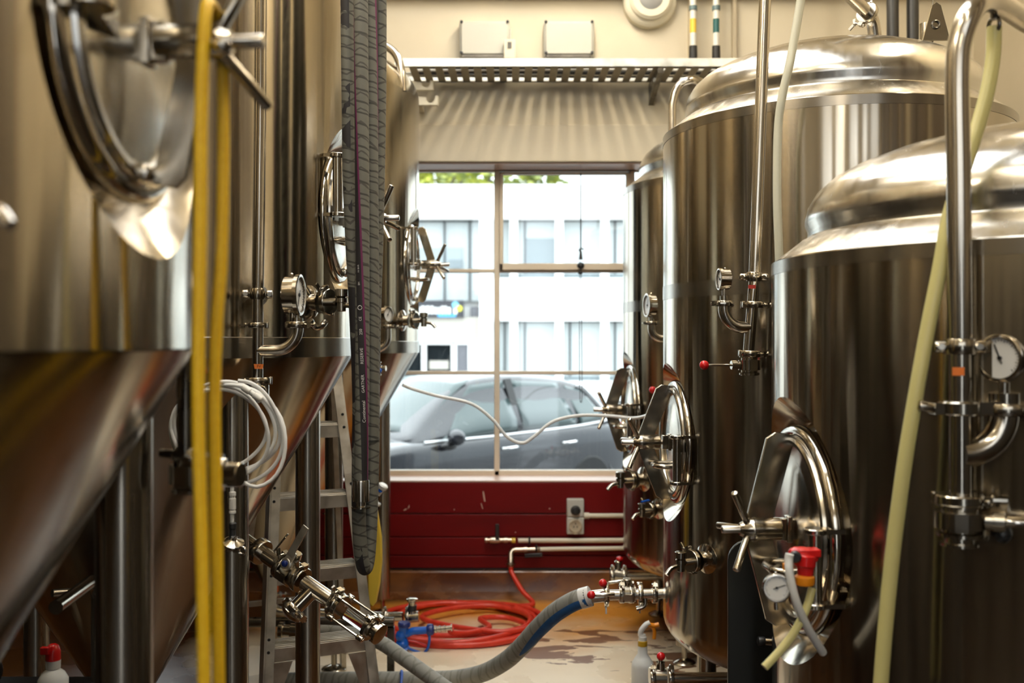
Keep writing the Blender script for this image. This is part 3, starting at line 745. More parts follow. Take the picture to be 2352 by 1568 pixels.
# sight glass with tie rods
s0, s1 = A(tpx(782)), A(tpx(850))
b = MB(); b.tube([s0, s1], .021, 24); sg = b.build('sight_glass', GLASST, T2)
for q in (s0, s1):
    b = MB(); b.turn(q - dr * .007, dr, [(0, .018), (0, .034), (.002, .036), (.012, .036), (.014, .034), (.014, .018)], 28)
    if q is s0: b.build('glass_collar', SATIN, sg)
b.turn(s1, dr, [(.006, .026), (.012, .026), (.014, .020), (.028, .020), (.028, .029), (.036, .029), (.038, .02)], 24); b.build('glass_collar', SATIN, sg)
for k in range(4):
    b = MB(); a = R_(45 + 90 * k); off = (su * math.sin(a) + sf * math.cos(a)) * .040
    b.cyl(s0 + off - dr * .012, s1 + off + dr * .012, .0038, n=10); 
    for q in (s0, s1): b.pin(q + off - dr * .011, q + off + dr * .011, .0085, 10)
    b.build('tie_rod', POL, sg)

# --- T1: drop pipe with drain valve behind its cone, sample cock at the front
d1 = 1.66
b = MB(); b.cyl(P(428, 740, d1), P(428, 1048, d1), .0155, n=20); dp = b.build('drop_pipe', DARKST, T1)
bracket(T1, P(428, 760, d1), UP, .0155, V((-.10, -.04, 0)), .03)
butterfly(T1, P(455, 1086, d1) * 1.0, UP, .042, (1, -.25, 0), .0, name='drain_valve')
b = MB(); b.pin(P(366, 1040, d1), P(420, 1044, d1), .0075); b.cyl(P(405, 1050, d1), P(450, 1050, d1), .018); b.build('valve_wing', DARKST, dp)
b = MB(); b.pin(P(496, 1062, d1 - .02), P(520, 1066, d1 - .02), .011); b.cyl(P(452, 1105, d1), P(452, 1118, d1), .022); b.cyl(P(428, 1045, d1), P(450, 1062, d1), .02); b.build('valve_fitting', SATIN, dp)
p, n = surf(T1, .75, -190); p.z = 1.45 - (470 - 784) / F * p.y; sample_valve(T1, p, n, .8)

# --- T3: gauge, sample cock, vent pipe and outlet line along the floor
d3 = 4.39
b = MB(); b.cyl(P(840, 300, d3), P(840, 900, d3), .0155, n=16); b.tube(arc_corner([P(840, 803, d3), P(891, 803, d3), P(891, 752, d3)], .055, 8), .0145, 16); cp = b.build('cleaning_pipe', PIPE, T3)
b = MB(); clamp_mesh(b, P(891, 750, d3), UP, .03, .016, (1, -.6, 0)); b.build('clamp', SATIN, cp)
bracket(T3, P(840, 700, d3), UP, .0155, V((-.03, .08, 0)), .03)
gauge(T3, P(893, 722, d3), (.86, -.5, 0), .036, .034, needle=1.)
p, n = surf(T3, .72, 925); p.z = 1.45 - (736 - 784) / F * p.y; sample_valve(T3, p, n, .95)
butterfly(T3, P(862, 846, d3), UP, .026, (1, -.2, 0), .0)
b = MB(); b.ball(P(871, 851, d3 - .03), .012); k = b.build('valve_cap', BLUEP, T3)
b = MB(); b.tube(spline([P(800, 60, 4.75), P(868, 96, 4.7), P(905, 120, 4.68), P(921, 158, 4.66), P(925, 210, 4.66)], 7), .019, 16); b.build('vent_pipe', PIPE, T3)
ox = -1.18; oz = .135
b = MB(); b.tube(arc_corner([V((ox, 4.90, .26)), V((ox, 4.86, oz)), V((-.60, 4.76, oz))], .07, 8), .022, 18); b.tube([V((-.60, 4.76, oz)), V((-.52, 4.75, oz + .004))], .022, 16); ol = b.build('outlet_pipe', PIPE, T3)
for x_ in (-.605, -.50):
    b = MB(); clamp_mesh(b, (x_, 4.755, oz + .002), (1, -.02, 0), .036, .018, (0, -.3, 1)); b.build('clamp', SATIN, ol)
b = MB(); b.cyl((-.50, 4.75, oz), (-.445, 4.75, oz + .004), .026); b.cyl((-.475, 4.75, oz), (-.475, 4.74, oz + .085), .018); b.turn((-.475, 4.74, oz + .08), UP, [(0, .026), (.004, .028), (.012, .028), (.016, .02)], 18); b.build('outlet_valve', SATIN, T3)
b = MB(); b.cyl((-.475, 4.745, oz + .035), (-.475, 4.742, oz + .06), .021); b.build('valve_collar', BLACKP, T3)

# --- B2: leaning cleaning pipe with gauge branch and red ball lever
d = 3.04
b = MB(); b.tube([Q(1766, -180), Q(1757, 0), Q(1733, 640)], .0185, 20); b.tube([Q(1733, 640), Q(1719, 812)], .0172, 20); cp = b.build('cleaning_pipe', PIPE, B2)
sp_, sn = surf(B2, .60, 1733)
ax = (Q(1757, 0) - Q(1733, 640)).normalized()
bracket(B2, Q(1732, 636), ax, .0185, V((.05, .10, 0)), .033)
b = MB(); clamp_mesh(b, Q(1731, 700), ax, .036, .019, (1, -.7, 0)); b.build('clamp', SATIN, cp)
b = MB(); clamp_mesh(b, Q(1724, 812), ax, .037, .018, (1, -.9, 0)); b.build('clamp', SATIN, cp)
b = MB(); b.tube(arc_corner([Q(1722, 752), Q(1663, 752), Q(1663, 700)], .058, 12), .0178, 20); b.build('elbow', PIPE, cp)
b = MB(); clamp_mesh(b, Q(1663, 697), UP, .030, .017, (-1, -.5, 0)); b.turn(Q(1663, 697), UP, [(0, .0125), (.024, .0125), (.024, .006), (.045, .006)], 18); b.build('clamp', SATIN, cp)
gauge(B2, Q(1650, 641), (-1, -.10, 0), .034, .036, needle=2.6)
b = MB(); b.box(Q(1724, 659) + V((0, -.0186, 0)), (.0225, .0008, .011)); b.build('sticker', STICKR, cp)
bv = butterfly(B2, Q(1721, 838), UP, .030, (-1, -.12, 0), .085, REDP, .0145, rod=.0038)
bv['label'] = 'butterfly valve with red ball lever'
b = MB(); b.turn(Q(1721, 862), UP, [(0, .026), (.004, .026), (.004, .018), (.02, .018)], 20); b.build('valve_outlet', SATIN, B2)
p, n = surf(B2, .60, 1622); p.z = 1.45 - (1283 - 784) / F * p.y; sample_valve(B2, p, n, .95)
# top of B2: lifting lug, stub, pipe with clamp
zt = 2.197 + .3
b = MB(); b.slab([(-.045, -.03), (.045, -.03), (.014, .085), (0, .095), (-.014, .085)], P(2150, 72, 3.3), (1, 0, 0), (0, 0, 1), .010); lg = b.build('lifting_lug', SATIN, B2)
b = MB(); b.torus(P(2150, 56, 3.293), (0, 1, 0), .012, .004, 20, 8); b.build('lug_eye', DARKST, lg)
b = MB(); b.cyl(P(2128, 96, 3.4), P(2128, 55, 3.4), .024, n=20); b.build('top_stub', SATIN, B2)
b = MB(); b.tube(arc_corner([P(1920, -40, 3.25), P(2004, 40, 3.4), P(2012, 100, 3.42)], .06, 8), .022, 18); tp = b.build('top_pipe', PIPE, B2)
b = MB(); q = P(1992, 30, 3.38); clamp_mesh(b, q, P(2004, 40, 3.4) - P(1920, -40, 3.25), .037, .018, (-.8, -.2, -.7)); b.build('clamp', SATIN, tp)
# side port of B2 with valves and hose tail
pz = 1.45 - (1362 - 784) / F * 3.66
def S(px, py=1362, d=3.66): return P(px, py, d)
b = MB(); b.cyl(S(1530), S(1400, 1366), .019); b.cyl(S(1397, 1366), S(1345, 1372), .0235); b.turn(S(1397, 1366), S(1345, 1372) - S(1397, 1366), [(0, .03), (.008, .03), (.008, .024)], 18); rp = b.build('side_port', PIPE, B2)
for x_, w_ in ((1503, (0, -.6, .8)), (1470, (0, -.4, -1)), (1450, (0, -.3, 1)), (1428, (0, -.6, 1)), (1392, (0, -.5, -.9))):
    b = MB(); clamp_mesh(b, S(x_), (1, 0, 0), .036, .018, w_); b.build('clamp', SATIN, rp)
butterfly(B2, S(1440), (1, 0, 0), .030, (-.12, -.15, 1), .0, name='port_valve')
b = MB(); b.pin(S(1440, 1332), S(1397, 1338), .0055); b.cyl(S(1440, 1362), S(1440, 1328), .011); v = b.build('valve_lever', POL, rp); MB().ball(S(1385, 1339, 3.64), .0155).build('lever_knob', REDP, rp)
b = MB(); b.pin(S(1412, 1364, 3.60), S(1366, 1366, 3.60), .0075); b.build('valve_lever', POL, rp); MB().ball(S(1358, 1366, 3.60), .0155).build('lever_knob', REDP, rp)
b = MB(); b.tube(arc_corner([S(1482, 1362), S(1482, 1392), S(1462, 1398)], .02, 5), .009, 12); b.build('drain_spout', POL, rp)
# bottom outlet line of B2 near the frame edge
def O(px, py, d=3.58): return P(px, py, d)
b = MB(); b.tube(arc_corner([V((1.15, 3.58, .22)), V((1.15, 3.58, .243)), O(1545, 1556)], .03, 4), .019, 16); op = b.build('bottom_outlet_pipe', PIPE, B2)
b = MB(); clamp_mesh(b, O(1540, 1555), (1, 0, 0), .037, .02, (0, -.5, 1)); b.build('clamp', SATIN, op)
b = MB(); clamp_mesh(b, O(1498, 1555), (1, 0, 0), .037, .02, (0, -.5, 1)); b.build('clamp', SATIN, op)
b = MB(); b.cyl(O(1530, 1555), O(1502, 1555), .034, n=22); b.cyl(O(1517, 1555), O(1517, 1520), .016); b.cyl(O(1517, 1522), O(1517, 1512), .008); b.build('outlet_valve', SATIN, B2)
MB().ball(O(1518, 1507, 3.57), .0155).build('lever_knob', REDP, op)

# --- B3: gauge branch, sample cocks, top arch and floor outlet
d = 4.35
b = MB(); b.tube(spline([Q(1544, 700), Q(1544, 300), Q(1546, 232), Q(1560, 196), Q(1590, 183), P(1625, 197, 4.45), P(1680, 235, 4.6)], 7), .0175, 16); cp = b.build('cleaning_pipe', PIPE, B3)
b = MB(); b.tube(arc_corner([Q(1544, 778), Q(1497, 778), Q(1497, 745)], .045, 8), .0175, 16); b.cyl(Q(1544, 700), Q(1544, 860), .0172); b.build('elbow', PIPE, cp)
b = MB(); clamp_mesh(b, Q(1497, 742), UP, .03, .016, (-1, -.4, 0)); b.turn(Q(1497, 742), UP, [(0, .0125), (.02, .0125), (.02, .006), (.05, .006)], 14); b.build('clamp', SATIN, cp)
bracket(B3, Q(1544, 640), UP, .0175, V((.08, .06, 0)), .033)
gauge(B3, Q(1484, 701), (-1, -.2, 0), .052, .04, needle=1.2)
butterfly(B3, Q(1544, 895), UP, .030, (-1, -.1, 0), .03, REDP, .0155, rod=.0038)
p, n = surf(B3, .60, 1478); p.z = 1.45 - (1100 - 784) / F * p.y; sample_valve(B3, p, n, 1.1)
p, n = surf(B3, .60, 1512); p.z = 1.45 - (1168 - 784) / F * p.y; sample_valve(B3, p, n, .9, True)
def O3(px, py, d=4.88): return P(px, py, d)
b = MB(); b.tube(arc_corner([V((1.147, 4.88, .22)), V((1.147, 4.88, .30)), O3(1440, 1322)], .03, 4), .022, 16); op = b.build('bottom_outlet_pipe', PIPE, B3)
b = MB(); b.cyl(O3(1440, 1322), O3(1402, 1320), .032); b.cyl(O3(1419, 1322), O3(1420, 1288), .016); b.turn(O3(1420, 1292), UP, [(0, .02), (.006, .02), (.012, .012)], 14); b.build('outlet_valve', SATIN, B3)
for x_ in (1434, 1406):
    b = MB(); clamp_mesh(b, O3(x_, 1322), (1, 0, 0), .041, .02, (0, -.3, 1)); b.build('clamp', SATIN, op)
MB().ball(O3(1423, 1283), .0155, (1.1, 1.1, .8)).build('lever_knob', REDP, op)

# --- B1: big cleaning pipe with arch, gauge, clamps and valve with black knob
d = 1.83
b = MB(); b.tube(spline([Q(2205, 800), Q(2202, 420), Q(2199, 170), Q(2207, 90), Q(2230, 30), P(2262, 2, 1.87), P(2300, 12, 1.93), P(2352, 46, 2.03), P(2420, 95, 2.2), P(2440, 190, 2.3)], 8), .0215, 22)
b.tube([Q(2205, 800), Q(2205, 1140)], .0195, 20); cp = b.build('cleaning_pipe', PIPE, B1)
bracket(B1, Q(2204, 796), UP, .0215, V((.02, .10, 0)), .033)
b = MB(); b.box(Q(2190, 852) + V((0, -.0197, 0)), (.022, .0008, .015)); b.build('sticker', STICKO, cp)
b = MB(); b.turn(Q(2204, 936) - UP * .013, UP, [(0, .02), (0, .034), (.003, .037), (.022, .037), (.025, .034), (.025, .02)], 24); b.bar(Q(2204, 936), Q(2285, 936), .05, .022, UP); b.pin(Q(2108, 930), Q(2150, 938), .0105); b.box(Q(2160, 938), (.03, .03, .02)); b.build('clamp', SATIN, cp)
b = MB(); b.tube(arc_corner([Q(2208, 1042), Q(2306, 1042), Q(2306, 944)], .075, 12), .0255, 20); b.build('elbow', PIPE, cp)
b = MB(); clamp_mesh(b, Q(2306, 940), UP, .04, .022, (1, -.6, 0)); b.turn(Q(2306, 940), UP, [(0, .026), (.03, .026), (.03, .009), (.05, .009)], 18); b.build('clamp', SATIN, cp)
gauge(B1, Q(2293, 822), (-.80, -.60, 0), .044, .042, needle=1.95)
b = MB(); clamp_mesh(b, Q(2203, 1146), UP, .044, .018, (1, -.7, 0)); b.build('clamp', SATIN, cp)
bv = butterfly(B1, Q(2203, 1192), UP, .040, (1, -.35, 0), .055, None, rod=.010)
MB().ball(Q(2300, 1226), .018).build('lever_knob', BLACKP, bv)
b = MB(); b.turn(Q(2203, 1252), UP, [(0, .034), (.005, .034), (.005, .026), (.03, .026)], 20); b.build('valve_outlet', SATIN, B1)
b = MB(); b.torus(P(2283, 58, 1.92), (1, .2, 0), .016, .004, 18, 8); b.cyl(P(2283, 20, 1.92), P(2283, 45, 1.92), .007); b.build('hose_eye', DARKST, cp)
# ------------------------------------------------------------------ hoses and tubing
def hose(name, label, cat, path, r, mat, n=16, group=None, k=7, par=None, rr=None):
    b = MB(); b.tube(spline(path, k) if k else path, rr or r, n)
    o = b.build(name, mat, par, None if par else None)
    if par is None: tag(o, label, cat, group)
    return o
YA = [(469, 1640), (469, 1568), (465, 1300), (459, 1100), (456, 950), (456, 800), (460, 500), (461, 300), (466, 130)]
YB = [(511, 150), (513, 350), (508, 600), (498, 740), (493, 900), (495, 1100), (499, 1300), (503, 1568), (504, 1640)]
hx = lambda px, d: (px - 1176) / F * d
pth = [P(x, y, 1.205) for x, y in YA] + [V((hx(472, 1.21), 1.212, 1.853)), V((hx(482, 1.235), 1.238, 1.8685)), V((hx(500, 1.265), 1.27, 1.852))] + [P(x, y, 1.285) for x, y in YB]
hose('yellow_hose', 'yellow rubber hose draped in two strands over the nearest tank door nut', 'hose', pth, .0079, YEL, 16)

# rail under the ceiling that carries the grey hoses
b = MB(); b.box((-.42, 2.755, 2.99), (.75, .035, .035)); rl = b.build('hose_rail', GALV, loc=(-.42, 2.755, 2.97)); tag(rl, 'steel rail above the aisle carrying the grey hoses', 'rail')
b = MB(); b.cyl((-.7, 2.755, 3.0), (-.7, 2.755, CZ), .008, n=8); b.build('hanger_rod', GALV, rl)
b = MB(); b.cyl((-.1, 2.755, 3.0), (-.1, 2.755, CZ), .008, n=8); b.build('hanger_rod', GALV, rl)
HR = .0195
# lettered hose: front limb ends in a ferrule, back limb hangs behind
top2 = [P(829, 1105, 2.70), P(831, 1000, 2.70), P(832, 850, 2.70), P(832, 650, 2.70), P(832, 500, 2.70), P(831, 300, 2.70), P(829, 0, 2.70), P(830, -300, 2.702), V((hx(832, 2.71), 2.712, 2.99)), V((hx(841, 2.755), 2.755, 3.032)), V((hx(852, 2.8), 2.80, 2.99)), P(853, -300, 2.805), P(853, 0, 2.805), P(853, 400, 2.80), P(855, 700, 2.795), P(854, 1010, 2.79)]
path2 = spline(top2, 8)
hl = thing('grey_hose', 'grey wrapped brewery hose with lettered black stripe, ending in a steel ferrule', 'hose', (path2[0].x, 2.75, path2[0].z), 'hanging grey hoses')
MATS['lettered'] = hose_mat('wrapped_hose_stripe', (.175, .17, .14), (.03, .028, .022), .031, (.13, -.336, .085, -1.))
hb = MB().tube(path2, HR, 20).build('hose_body', MATS['lettered'], hl)
b = MB(); e0 = path2[0]; b.turn(e0 + V((0, 0, .004)), (0, 0, -1), [(0, .0215), (.004, .0225), (.058, .0225), (.060, .012), (.070, .012), (.072, .026), (.076, .026), (.076, .015)], 24); b.build('steel_ferrule', PIPE, hl)
# white lettering that runs up the stripe
cum = [0.]
for i in range(1, len(path2)): cum.append(cum[-1] + (path2[i] - path2[i - 1]).length)
fr2 = frames_along(path2, (0, -1, 0))
def on_hose(u, dv):
    i = max(k for k in range(len(cum) - 1) if cum[k] <= u); t = (u - cum[i]) / (cum[i + 1] - cum[i])
    c = path2[i].lerp(path2[i + 1], t); T, X, Y = fr2[i]; v = .13 - .336 * u
    a = 2 * math.pi * v + dv / HR
    return c + (X * math.cos(a) + Y * math.sin(a)) * (HR + .0006)
for s_, u0, sz in (('Continental', .19, .0125), ('GARTNER', .265, .011), ('RESERVE', .34, .0115), ('250', .405, .011), ('CE', .44, .010), ('SH', .535, .008), ('10 BAR', .575, .007)):
    text_mesh(s_, sz, (lambda x, y, u0=u0: on_hose(u0 + x, -y)), 'hose_lettering', INKW, hb)
b = MB(); b.tube([on_hose(.47, 0) + V((.0055 * math.cos(a), -.0004, .0055 * math.sin(a))) for a in [k * .4 for k in range(17)]], .0008, 6); b.build('hose_mark', INKW, hb)
MATS['patchy'] = hose_mat('wrapped_hose_patched', (.17, .165, .135), (.03, .028, .022), .031, (.10, 0., .16, .50))
top1 = [P(797, -330, 2.742), P(798, 0, 2.74), P(801, 250, 2.735), P(803, 400, 2.735), P(809, 550, 2.735), P(817, 700, 2.735), P(825, 900, 2.735), P(824, 1080, 2.735), P(824, 1180, 2.735), P(828, 1260, 2.74), P(836, 1303, 2.755), P(844, 1290, 2.775), P(850, 1220, 2.785), P(853, 1120, 2.79), P(856, 1000, 2.80), P(857, 850, 2.82), P(860, 700, 2.84), P(866, 500, 2.85), P(871, 250, 2.85), P(872, 0, 2.84), P(868, -300, 2.83), V((hx(850, 2.83), 2.80, 2.99)), V((hx(820, 2.77), 2.765, 3.036)), V((hx(799, 2.745), 2.735, 3.0))]
b = MB(); b.tube(spline(top1, 8), HR, 20); o = b.build('grey_hose', MATS['patchy']); tag(o, 'grey wrapped brewery hose hanging in a long loop beside the lettered hose', 'hose', 'hanging grey hoses')

# coiled white tubing on the middle tank's valve
cl = thing('white_tubing', 'coil of thin milky white tubing hung on the middle tank valve', 'tubing', P(545, 1130, 2.42))
pt = []; dC = 2.42
loops = [(542, 1000, 110, 126, 0), (515, 990, 124, 114, .6), (500, 985, 102, 100, -.3), (523, 1002, 134, 118, .2), (498, 968, 98, 74, .9), (520, 1000, 122, 122, 0.)]
N = 26
for k, (cx_, cy_, rx, ry, ph) in enumerate(loops[:-1]):
    nx_ = loops[k + 1]
    for i in range(N):
        t = i / N; a = 2 * math.pi * t - math.pi / 2
        m = lambda q: loops[k][q] * (1 - t) + nx_[q] * t
        pt.append(P(m(0) + m(2) * math.cos(a) + 5 * math.sin(3 * a + ph), m(1) + m(3) * math.sin(a), dC + .012 * math.sin(2.3 * k + a) + .006 * (k - 2)))
pt += [P(545, 885, 2.44), P(600, 905, 2.43), P(645, 960, 2.42), P(655, 1030, 2.41), P(635, 1090, 2.40), P(590, 1118, 2.39), P(540, 1098, 2.38)]
MB().tube(spline(pt, 3), .0047, 10).build('tube_coil', TUBEW, cl)
b = MB(); b.turn(P(556, 887, 2.385), P(600, 918, 2.385) - P(556, 887, 2.385), [(0, .006), (.004, .0085), (.022, .0085), (.024, .0065), (.034, .0065), (.036, .0085), (.055, .0085), (.058, .006)], 14); b.build('tube_connector', WHITEP, cl)
b = MB(); b.turn(P(508, 1090, 2.37), P(540, 1098, 2.37) - P(508, 1090, 2.37), [(0, .012), (.004, .0125), (.02, .0125), (.022, .010), (.028, .010), (.03, .0125), (.036, .0125)], 14); b.build('tube_connector', WHITEP, cl)
b = MB(); b.tube(spline([P(545, 1098, 2.38), P(536, 1106, 2.37), P(533, 1120, 2.37), P(533, 1205, 2.37)], 6), .0045, 10); b.build('tube_tail', TUBEW, cl)
b = MB(); b.turn(P(534, 1128, 2.37), (0, 0, -1), [(0, .005), (.002, .008), (.010, .008), (.011, .0065), (.016, .0065), (.017, .0082), (.042, .0082), (.043, .0068), (.046, .0068), (.047, .008), (.052, .008), (.053, .005)], 16); b.build('tube_connector', WHITEP, cl)
b = MB(); b.turn(P(534, 1199, 2.37), (0, 0, -1), [(0, .006), (.003, .0085), (.014, .0088), (.016, .007), (.03, .0075), (.042, .010), (.046, .008)], 16); b.build('tail_grip', BLACKR, cl)
q = P(536, 1246, 2.37); b = MB(); b.turn(q, (.25, -.45, 1), [(-.004, .024), (.002, .025), (.005, .018), (.010, .008), (.018, .007)], 24); b.torus(q, (.25, -.45, 1), .0225, .0035, 28, 8); b.build('end_cap', POL, cl)
b = MB(); q2 = P(543, 1262, 2.355); b.box(q2, (.014, .012, .012)); b.torus(q2 + V((.014, -.002, -.002)), (.1, 1, .2), .009, .0028, 20, 8); b.pin(q2 + V((-.028, 0, 0)), q2, .004, 10); b.build('cap_clamp', POL, cl)

# thin white line slung across the aisle to the window tank
hose('white_line', 'thin white tube sagging across the aisle in front of the window', 'tubing', [P(925, 884, 4.42), P(945, 892, 4.45), P(1000, 908, 4.5), P(1080, 926, 4.5), P(1130, 962, 4.5), P(1165, 1003, 4.5), P(1200, 1017, 4.5), P(1228, 1001, 4.5), P(1270, 968, 4.5), P(1330, 954, 4.5), P(1400, 955, 4.45), P(1455, 960, 4.35), P(1495, 950, 4.2), P(1530, 925, 4.13)], .0072, TUBEW, 10)
# milky tubes on the domed tanks
hose('milky_tube', 'milky plastic tube hanging down behind the nearest domed tank', 'tubing', [P(1852, -120, 2.90), P(1842, -20, 2.90), P(1831, 50, 2.90), P(1815, 140, 2.90), P(1797, 220, 2.91), P(1787, 300, 2.92), P(1785, 450, 2.92), P(1790, 600, 2.92), P(1792, 760, 2.92)], .0125, TUBEM, 16)
hose('yellowed_tube', 'yellowed plastic tube slanting down the nearest domed tank from its arched pipe', 'tubing', [P(2284, 62, 1.92), P(2281, 130, 1.92), P(2268, 210, 1.91), P(2243, 300, 1.90), P(2210, 400, 1.885), P(2180, 500, 1.865), P(2158, 620, 1.855), P(2130, 760, 1.85), P(2103, 910, 1.845), P(2077, 1070, 1.845), P(2052, 1260, 1.85), P(2033, 1450, 1.85), P(2018, 1640, 1.85)], .0138, TUBEY, 16)

# ------------------------------------------------------------------ step ladder
la = R_(24); LO = V((-.715, 3.74, 0)); lx = V((math.cos(la), math.sin(la), 0)); ly = V((-math.sin(la), math.cos(la), 0))
def LD(x, y, z): return LO + lx * x + ly * y + UP * z
lad = thing('step_ladder', 'worn aluminium step ladder standing behind the middle conical tank', 'ladder', LO)
def hw(z): return .222 - .075 * z
def back(z): return .20 * z
for s_ in (-1, 1):
    b = MB(); p0, p1 = LD(s_ * hw(0), back(0), 0.), LD(s_ * hw(1.42), back(1.42), 1.42)
    b.bar(p0, p1, .022, .075, ly); b.bar(p0 + lx * s_ * -.012 - ly * .036, p1 + lx * s_ * -.012 - ly * .036, .034, .006, ly); b.build('rail', ALU, lad, bevel=.001)
    b = MB()
    for z in (.30, .345, .57, .62, .84, .89, 1.11, 1.16): q = LD(s_ * hw(z) - s_ * .006, back(z) - .0405, z); b.turn(q, -ly, [(0, .006), (.003, .005)], 10)
    b.build('rivet', BLACKP, lad)
    b = MB(); b.bar(LD(s_ * (hw(0) + .02), .62, 0), LD(s_ * hw(1.38), back(1.38) + .06, 1.38), .022, .032, ly); b.build('rear_leg', ALU, lad, bevel=.001)
for z in (.315, .585, .855, 1.125):
    b = MB(); w_ = 2 * hw(z) - .02; yb = back(z); RT = Matrix((lx, ly, UP)).transposed()
    b.box(LD(0, yb + .015, z - .006), (w_, .105, .012), RT)
    b.box(LD(0, yb - .036, z - .030), (w_, .005, .050), RT); b.box(LD(0, yb + .066, z - .022), (w_, .005, .036), RT)
    stp = b.build('step', ALU, lad, bevel=.001)
    b = MB()
    for k in range(5): b.box(LD(0, yb - .025 + k * .02, z + .0015), (w_ - .01, .011, .004), RT)
    b.build('tread', ALUTOP, stp)
b = MB(); b.box(LD(0, back(1.42) + .03, 1.435), (2 * hw(1.42) + .07, .20, .03), Matrix((lx, ly, UP)).transposed()); b.build('top_cap', ALU, lad, bevel=.004)
for s_ in (-1, 1):
    b = MB(); z = .26; x0 = s_ * (hw(z) - .012); b.slab([(0, 0), (-s_ * .105, .0), (-s_ * .085, 0), (-s_ * .0, -.22)], LD(x0, back(z) - .036, z), lx, UP, .005); b.build('corner_brace', ALU, lad)
b = MB()
for z in (.35, .8): b.bar(LD(-hw(0) - .01 + z * .05, .62 - z * .2, z), LD(hw(0) + .01 - z * .05, .62 - z * .2, z), .018, .02, UP)
b.build('cross_brace', ALU, lad)

# ------------------------------------------------------------------ things behind the ladder
yb_ = MB(); pts2 = []
pl = [(0, 0), (.016, .02), (.030, .10), (.038, .20), (.036, .30), (.022, .40), (.006, .47), (0, .48)]
yb_.slab([(x * 1.1 - .07, z) for x, z in pl] + [(-.09, .46), (-.09, .02)], P(893, 1392, 4.30), (1, 0, 0), (0, 0, 1), .03)
ybo = yb_.build('yellow_board', YELP, bevel=.006); tag(ybo, 'curved yellow plastic board standing upright behind the hose loop', 'board')
b = MB(); b.turn(P(868, 1136, 4.28), (.5, -.2, .85), [(0, .010), (.03, .013), (.035, .020), (.05, .022), (.055, .016)], 16); b.ball(P(866, 1158, 4.27), .014, (1.2, 1, .7)); wc = b.build('trigger_sprayer', WHITEP); tag(wc, 'white spray head above the yellow board', 'sprayer')
b = MB(); b.turn(P(873, 1127, 4.262), (.6, -.5, .6), [(0, .010), (.004, .010)], 12); b.build('blue_button', BLUEP, wc)
b = MB(); b.cyl(P(866, 1150, 4.285), P(862, 1180, 4.29), .006, n=8); b.cyl(P(862, 1176, 4.29), P(857, 1182, 4.30), .006, n=8); b.build('dip_tube', WHITEP, wc)

d_ = 4.27
b = MB(); b.cyl(P(520, 1428, d_), P(905, 1428, d_), .021, n=18); dpipe = b.build('drain_pipe', DARKST); tag(dpipe, 'dark drain pipe running low across behind the ladder', 'pipe')
for x_ in (560, 898):
    b = MB(); q = P(x_, 1428, d_); b.box((q.x, q.y, (q.z - .02) / 2), (.03, .03, q.z - .02)); b.build('pipe_support', DARKST, dpipe)
    
g2 = thing('ribbed_grey_hose', 'grey hose with steel coupling slanting down from behind the ladder', 'hose', V((-.45, 3.95, 0)))
p2 = spline([P(700, 1450, 4.14), P(760, 1452, 4.12), P(820, 1458, 4.08), P(872, 1474, 4.02), P(930, 1513, 3.95), P(985, 1552, 3.88), P(1040, 1590, 3.82), P(1110, 1625, 3.80)], 8)
MB().tube(p2, .029, 20).build('hose_body', HOSEF, g2)
b = MB(); b.turn(P(640, 1446, 4.15), P(715, 1451, 4.14) - P(640, 1446, 4.15), [(0, .022), (.004, .034), (.02, .034), (.022, .024), (.05, .024), (.052, .031), (.13, .031)], 20); b.build('hose_coupling', SATIN, g2)
g1 = thing('grey_floor_hose', 'thick grey hose with blue sleeve curving from the tank port to the floor', 'hose', V((0, 4.0, 0)))
p1 = spline([P(1350, 1370, 3.66), P(1318, 1380, 3.68), P(1275, 1406, 3.73), P(1238, 1440, 3.79), P(1200, 1482, 3.88), P(1160, 1518, 3.98), P(1110, 1545, 4.08), P(1050, 1558, 4.14), P(980, 1561, 4.15), P(870, 1562, 4.15), P(740, 1563, 4.14), P(600, 1566, 4.12)], 10)
G1R = .0355
MB().tube(p1, G1R, 22).build('hose_body', HOSEF, g1)
b = MB(); fr = frames_along(p1, (0, -1, 0)); rows = []
for i in range(0, 42):
    T, X, Y = fr[i]; k = i / 41.; hwid = 1.15 * (1 - k) ** .6 + .06; c0 = 1.05 - .5 * k
    rows.append([p1[i] + (X * math.cos(s2 * (c0 + q)) + Y * math.sin(s2 * (c0 + q))) * (G1R + .0012) for q in [hwid * (j / 6 - 1) for j in range(13)] for s2 in (-1.,)])
R_rows = [[b._v(p) for p in r] for r in rows]
for i in range(len(R_rows) - 1):
    for j in range(12): b._f((R_rows[i][j], R_rows[i][j + 1], R_rows[i + 1][j + 1], R_rows[i + 1][j]))
b.build('blue_sleeve', HOSEB, g1, recalc=False)
b = MB(); b.turn(P(1358, 1368, 3.66), P(1330, 1376, 3.67) - P(1358, 1368, 3.66), [(0, .03), (.003, .0375), (.04, .038), (.043, .036)], 22); b.build('white_collar', WHITEP, g1)

hose('blue_cable', 'thin blue cable lying on the floor under the ladder', 'cable', [V((-.83, 4.15, .03)), V((-.76, 4.07, .012)), V((-.66, 4.10, .008)), V((-.56, 4.14, .01)), V((-.50, 4.16, .014)), V((-.47, 4.15, .05)), V((-.455, 4.11, .088)), V((-.45, 4.02, .05)), V((-.45, 3.9, .008))], .006, BLUEC, 10)

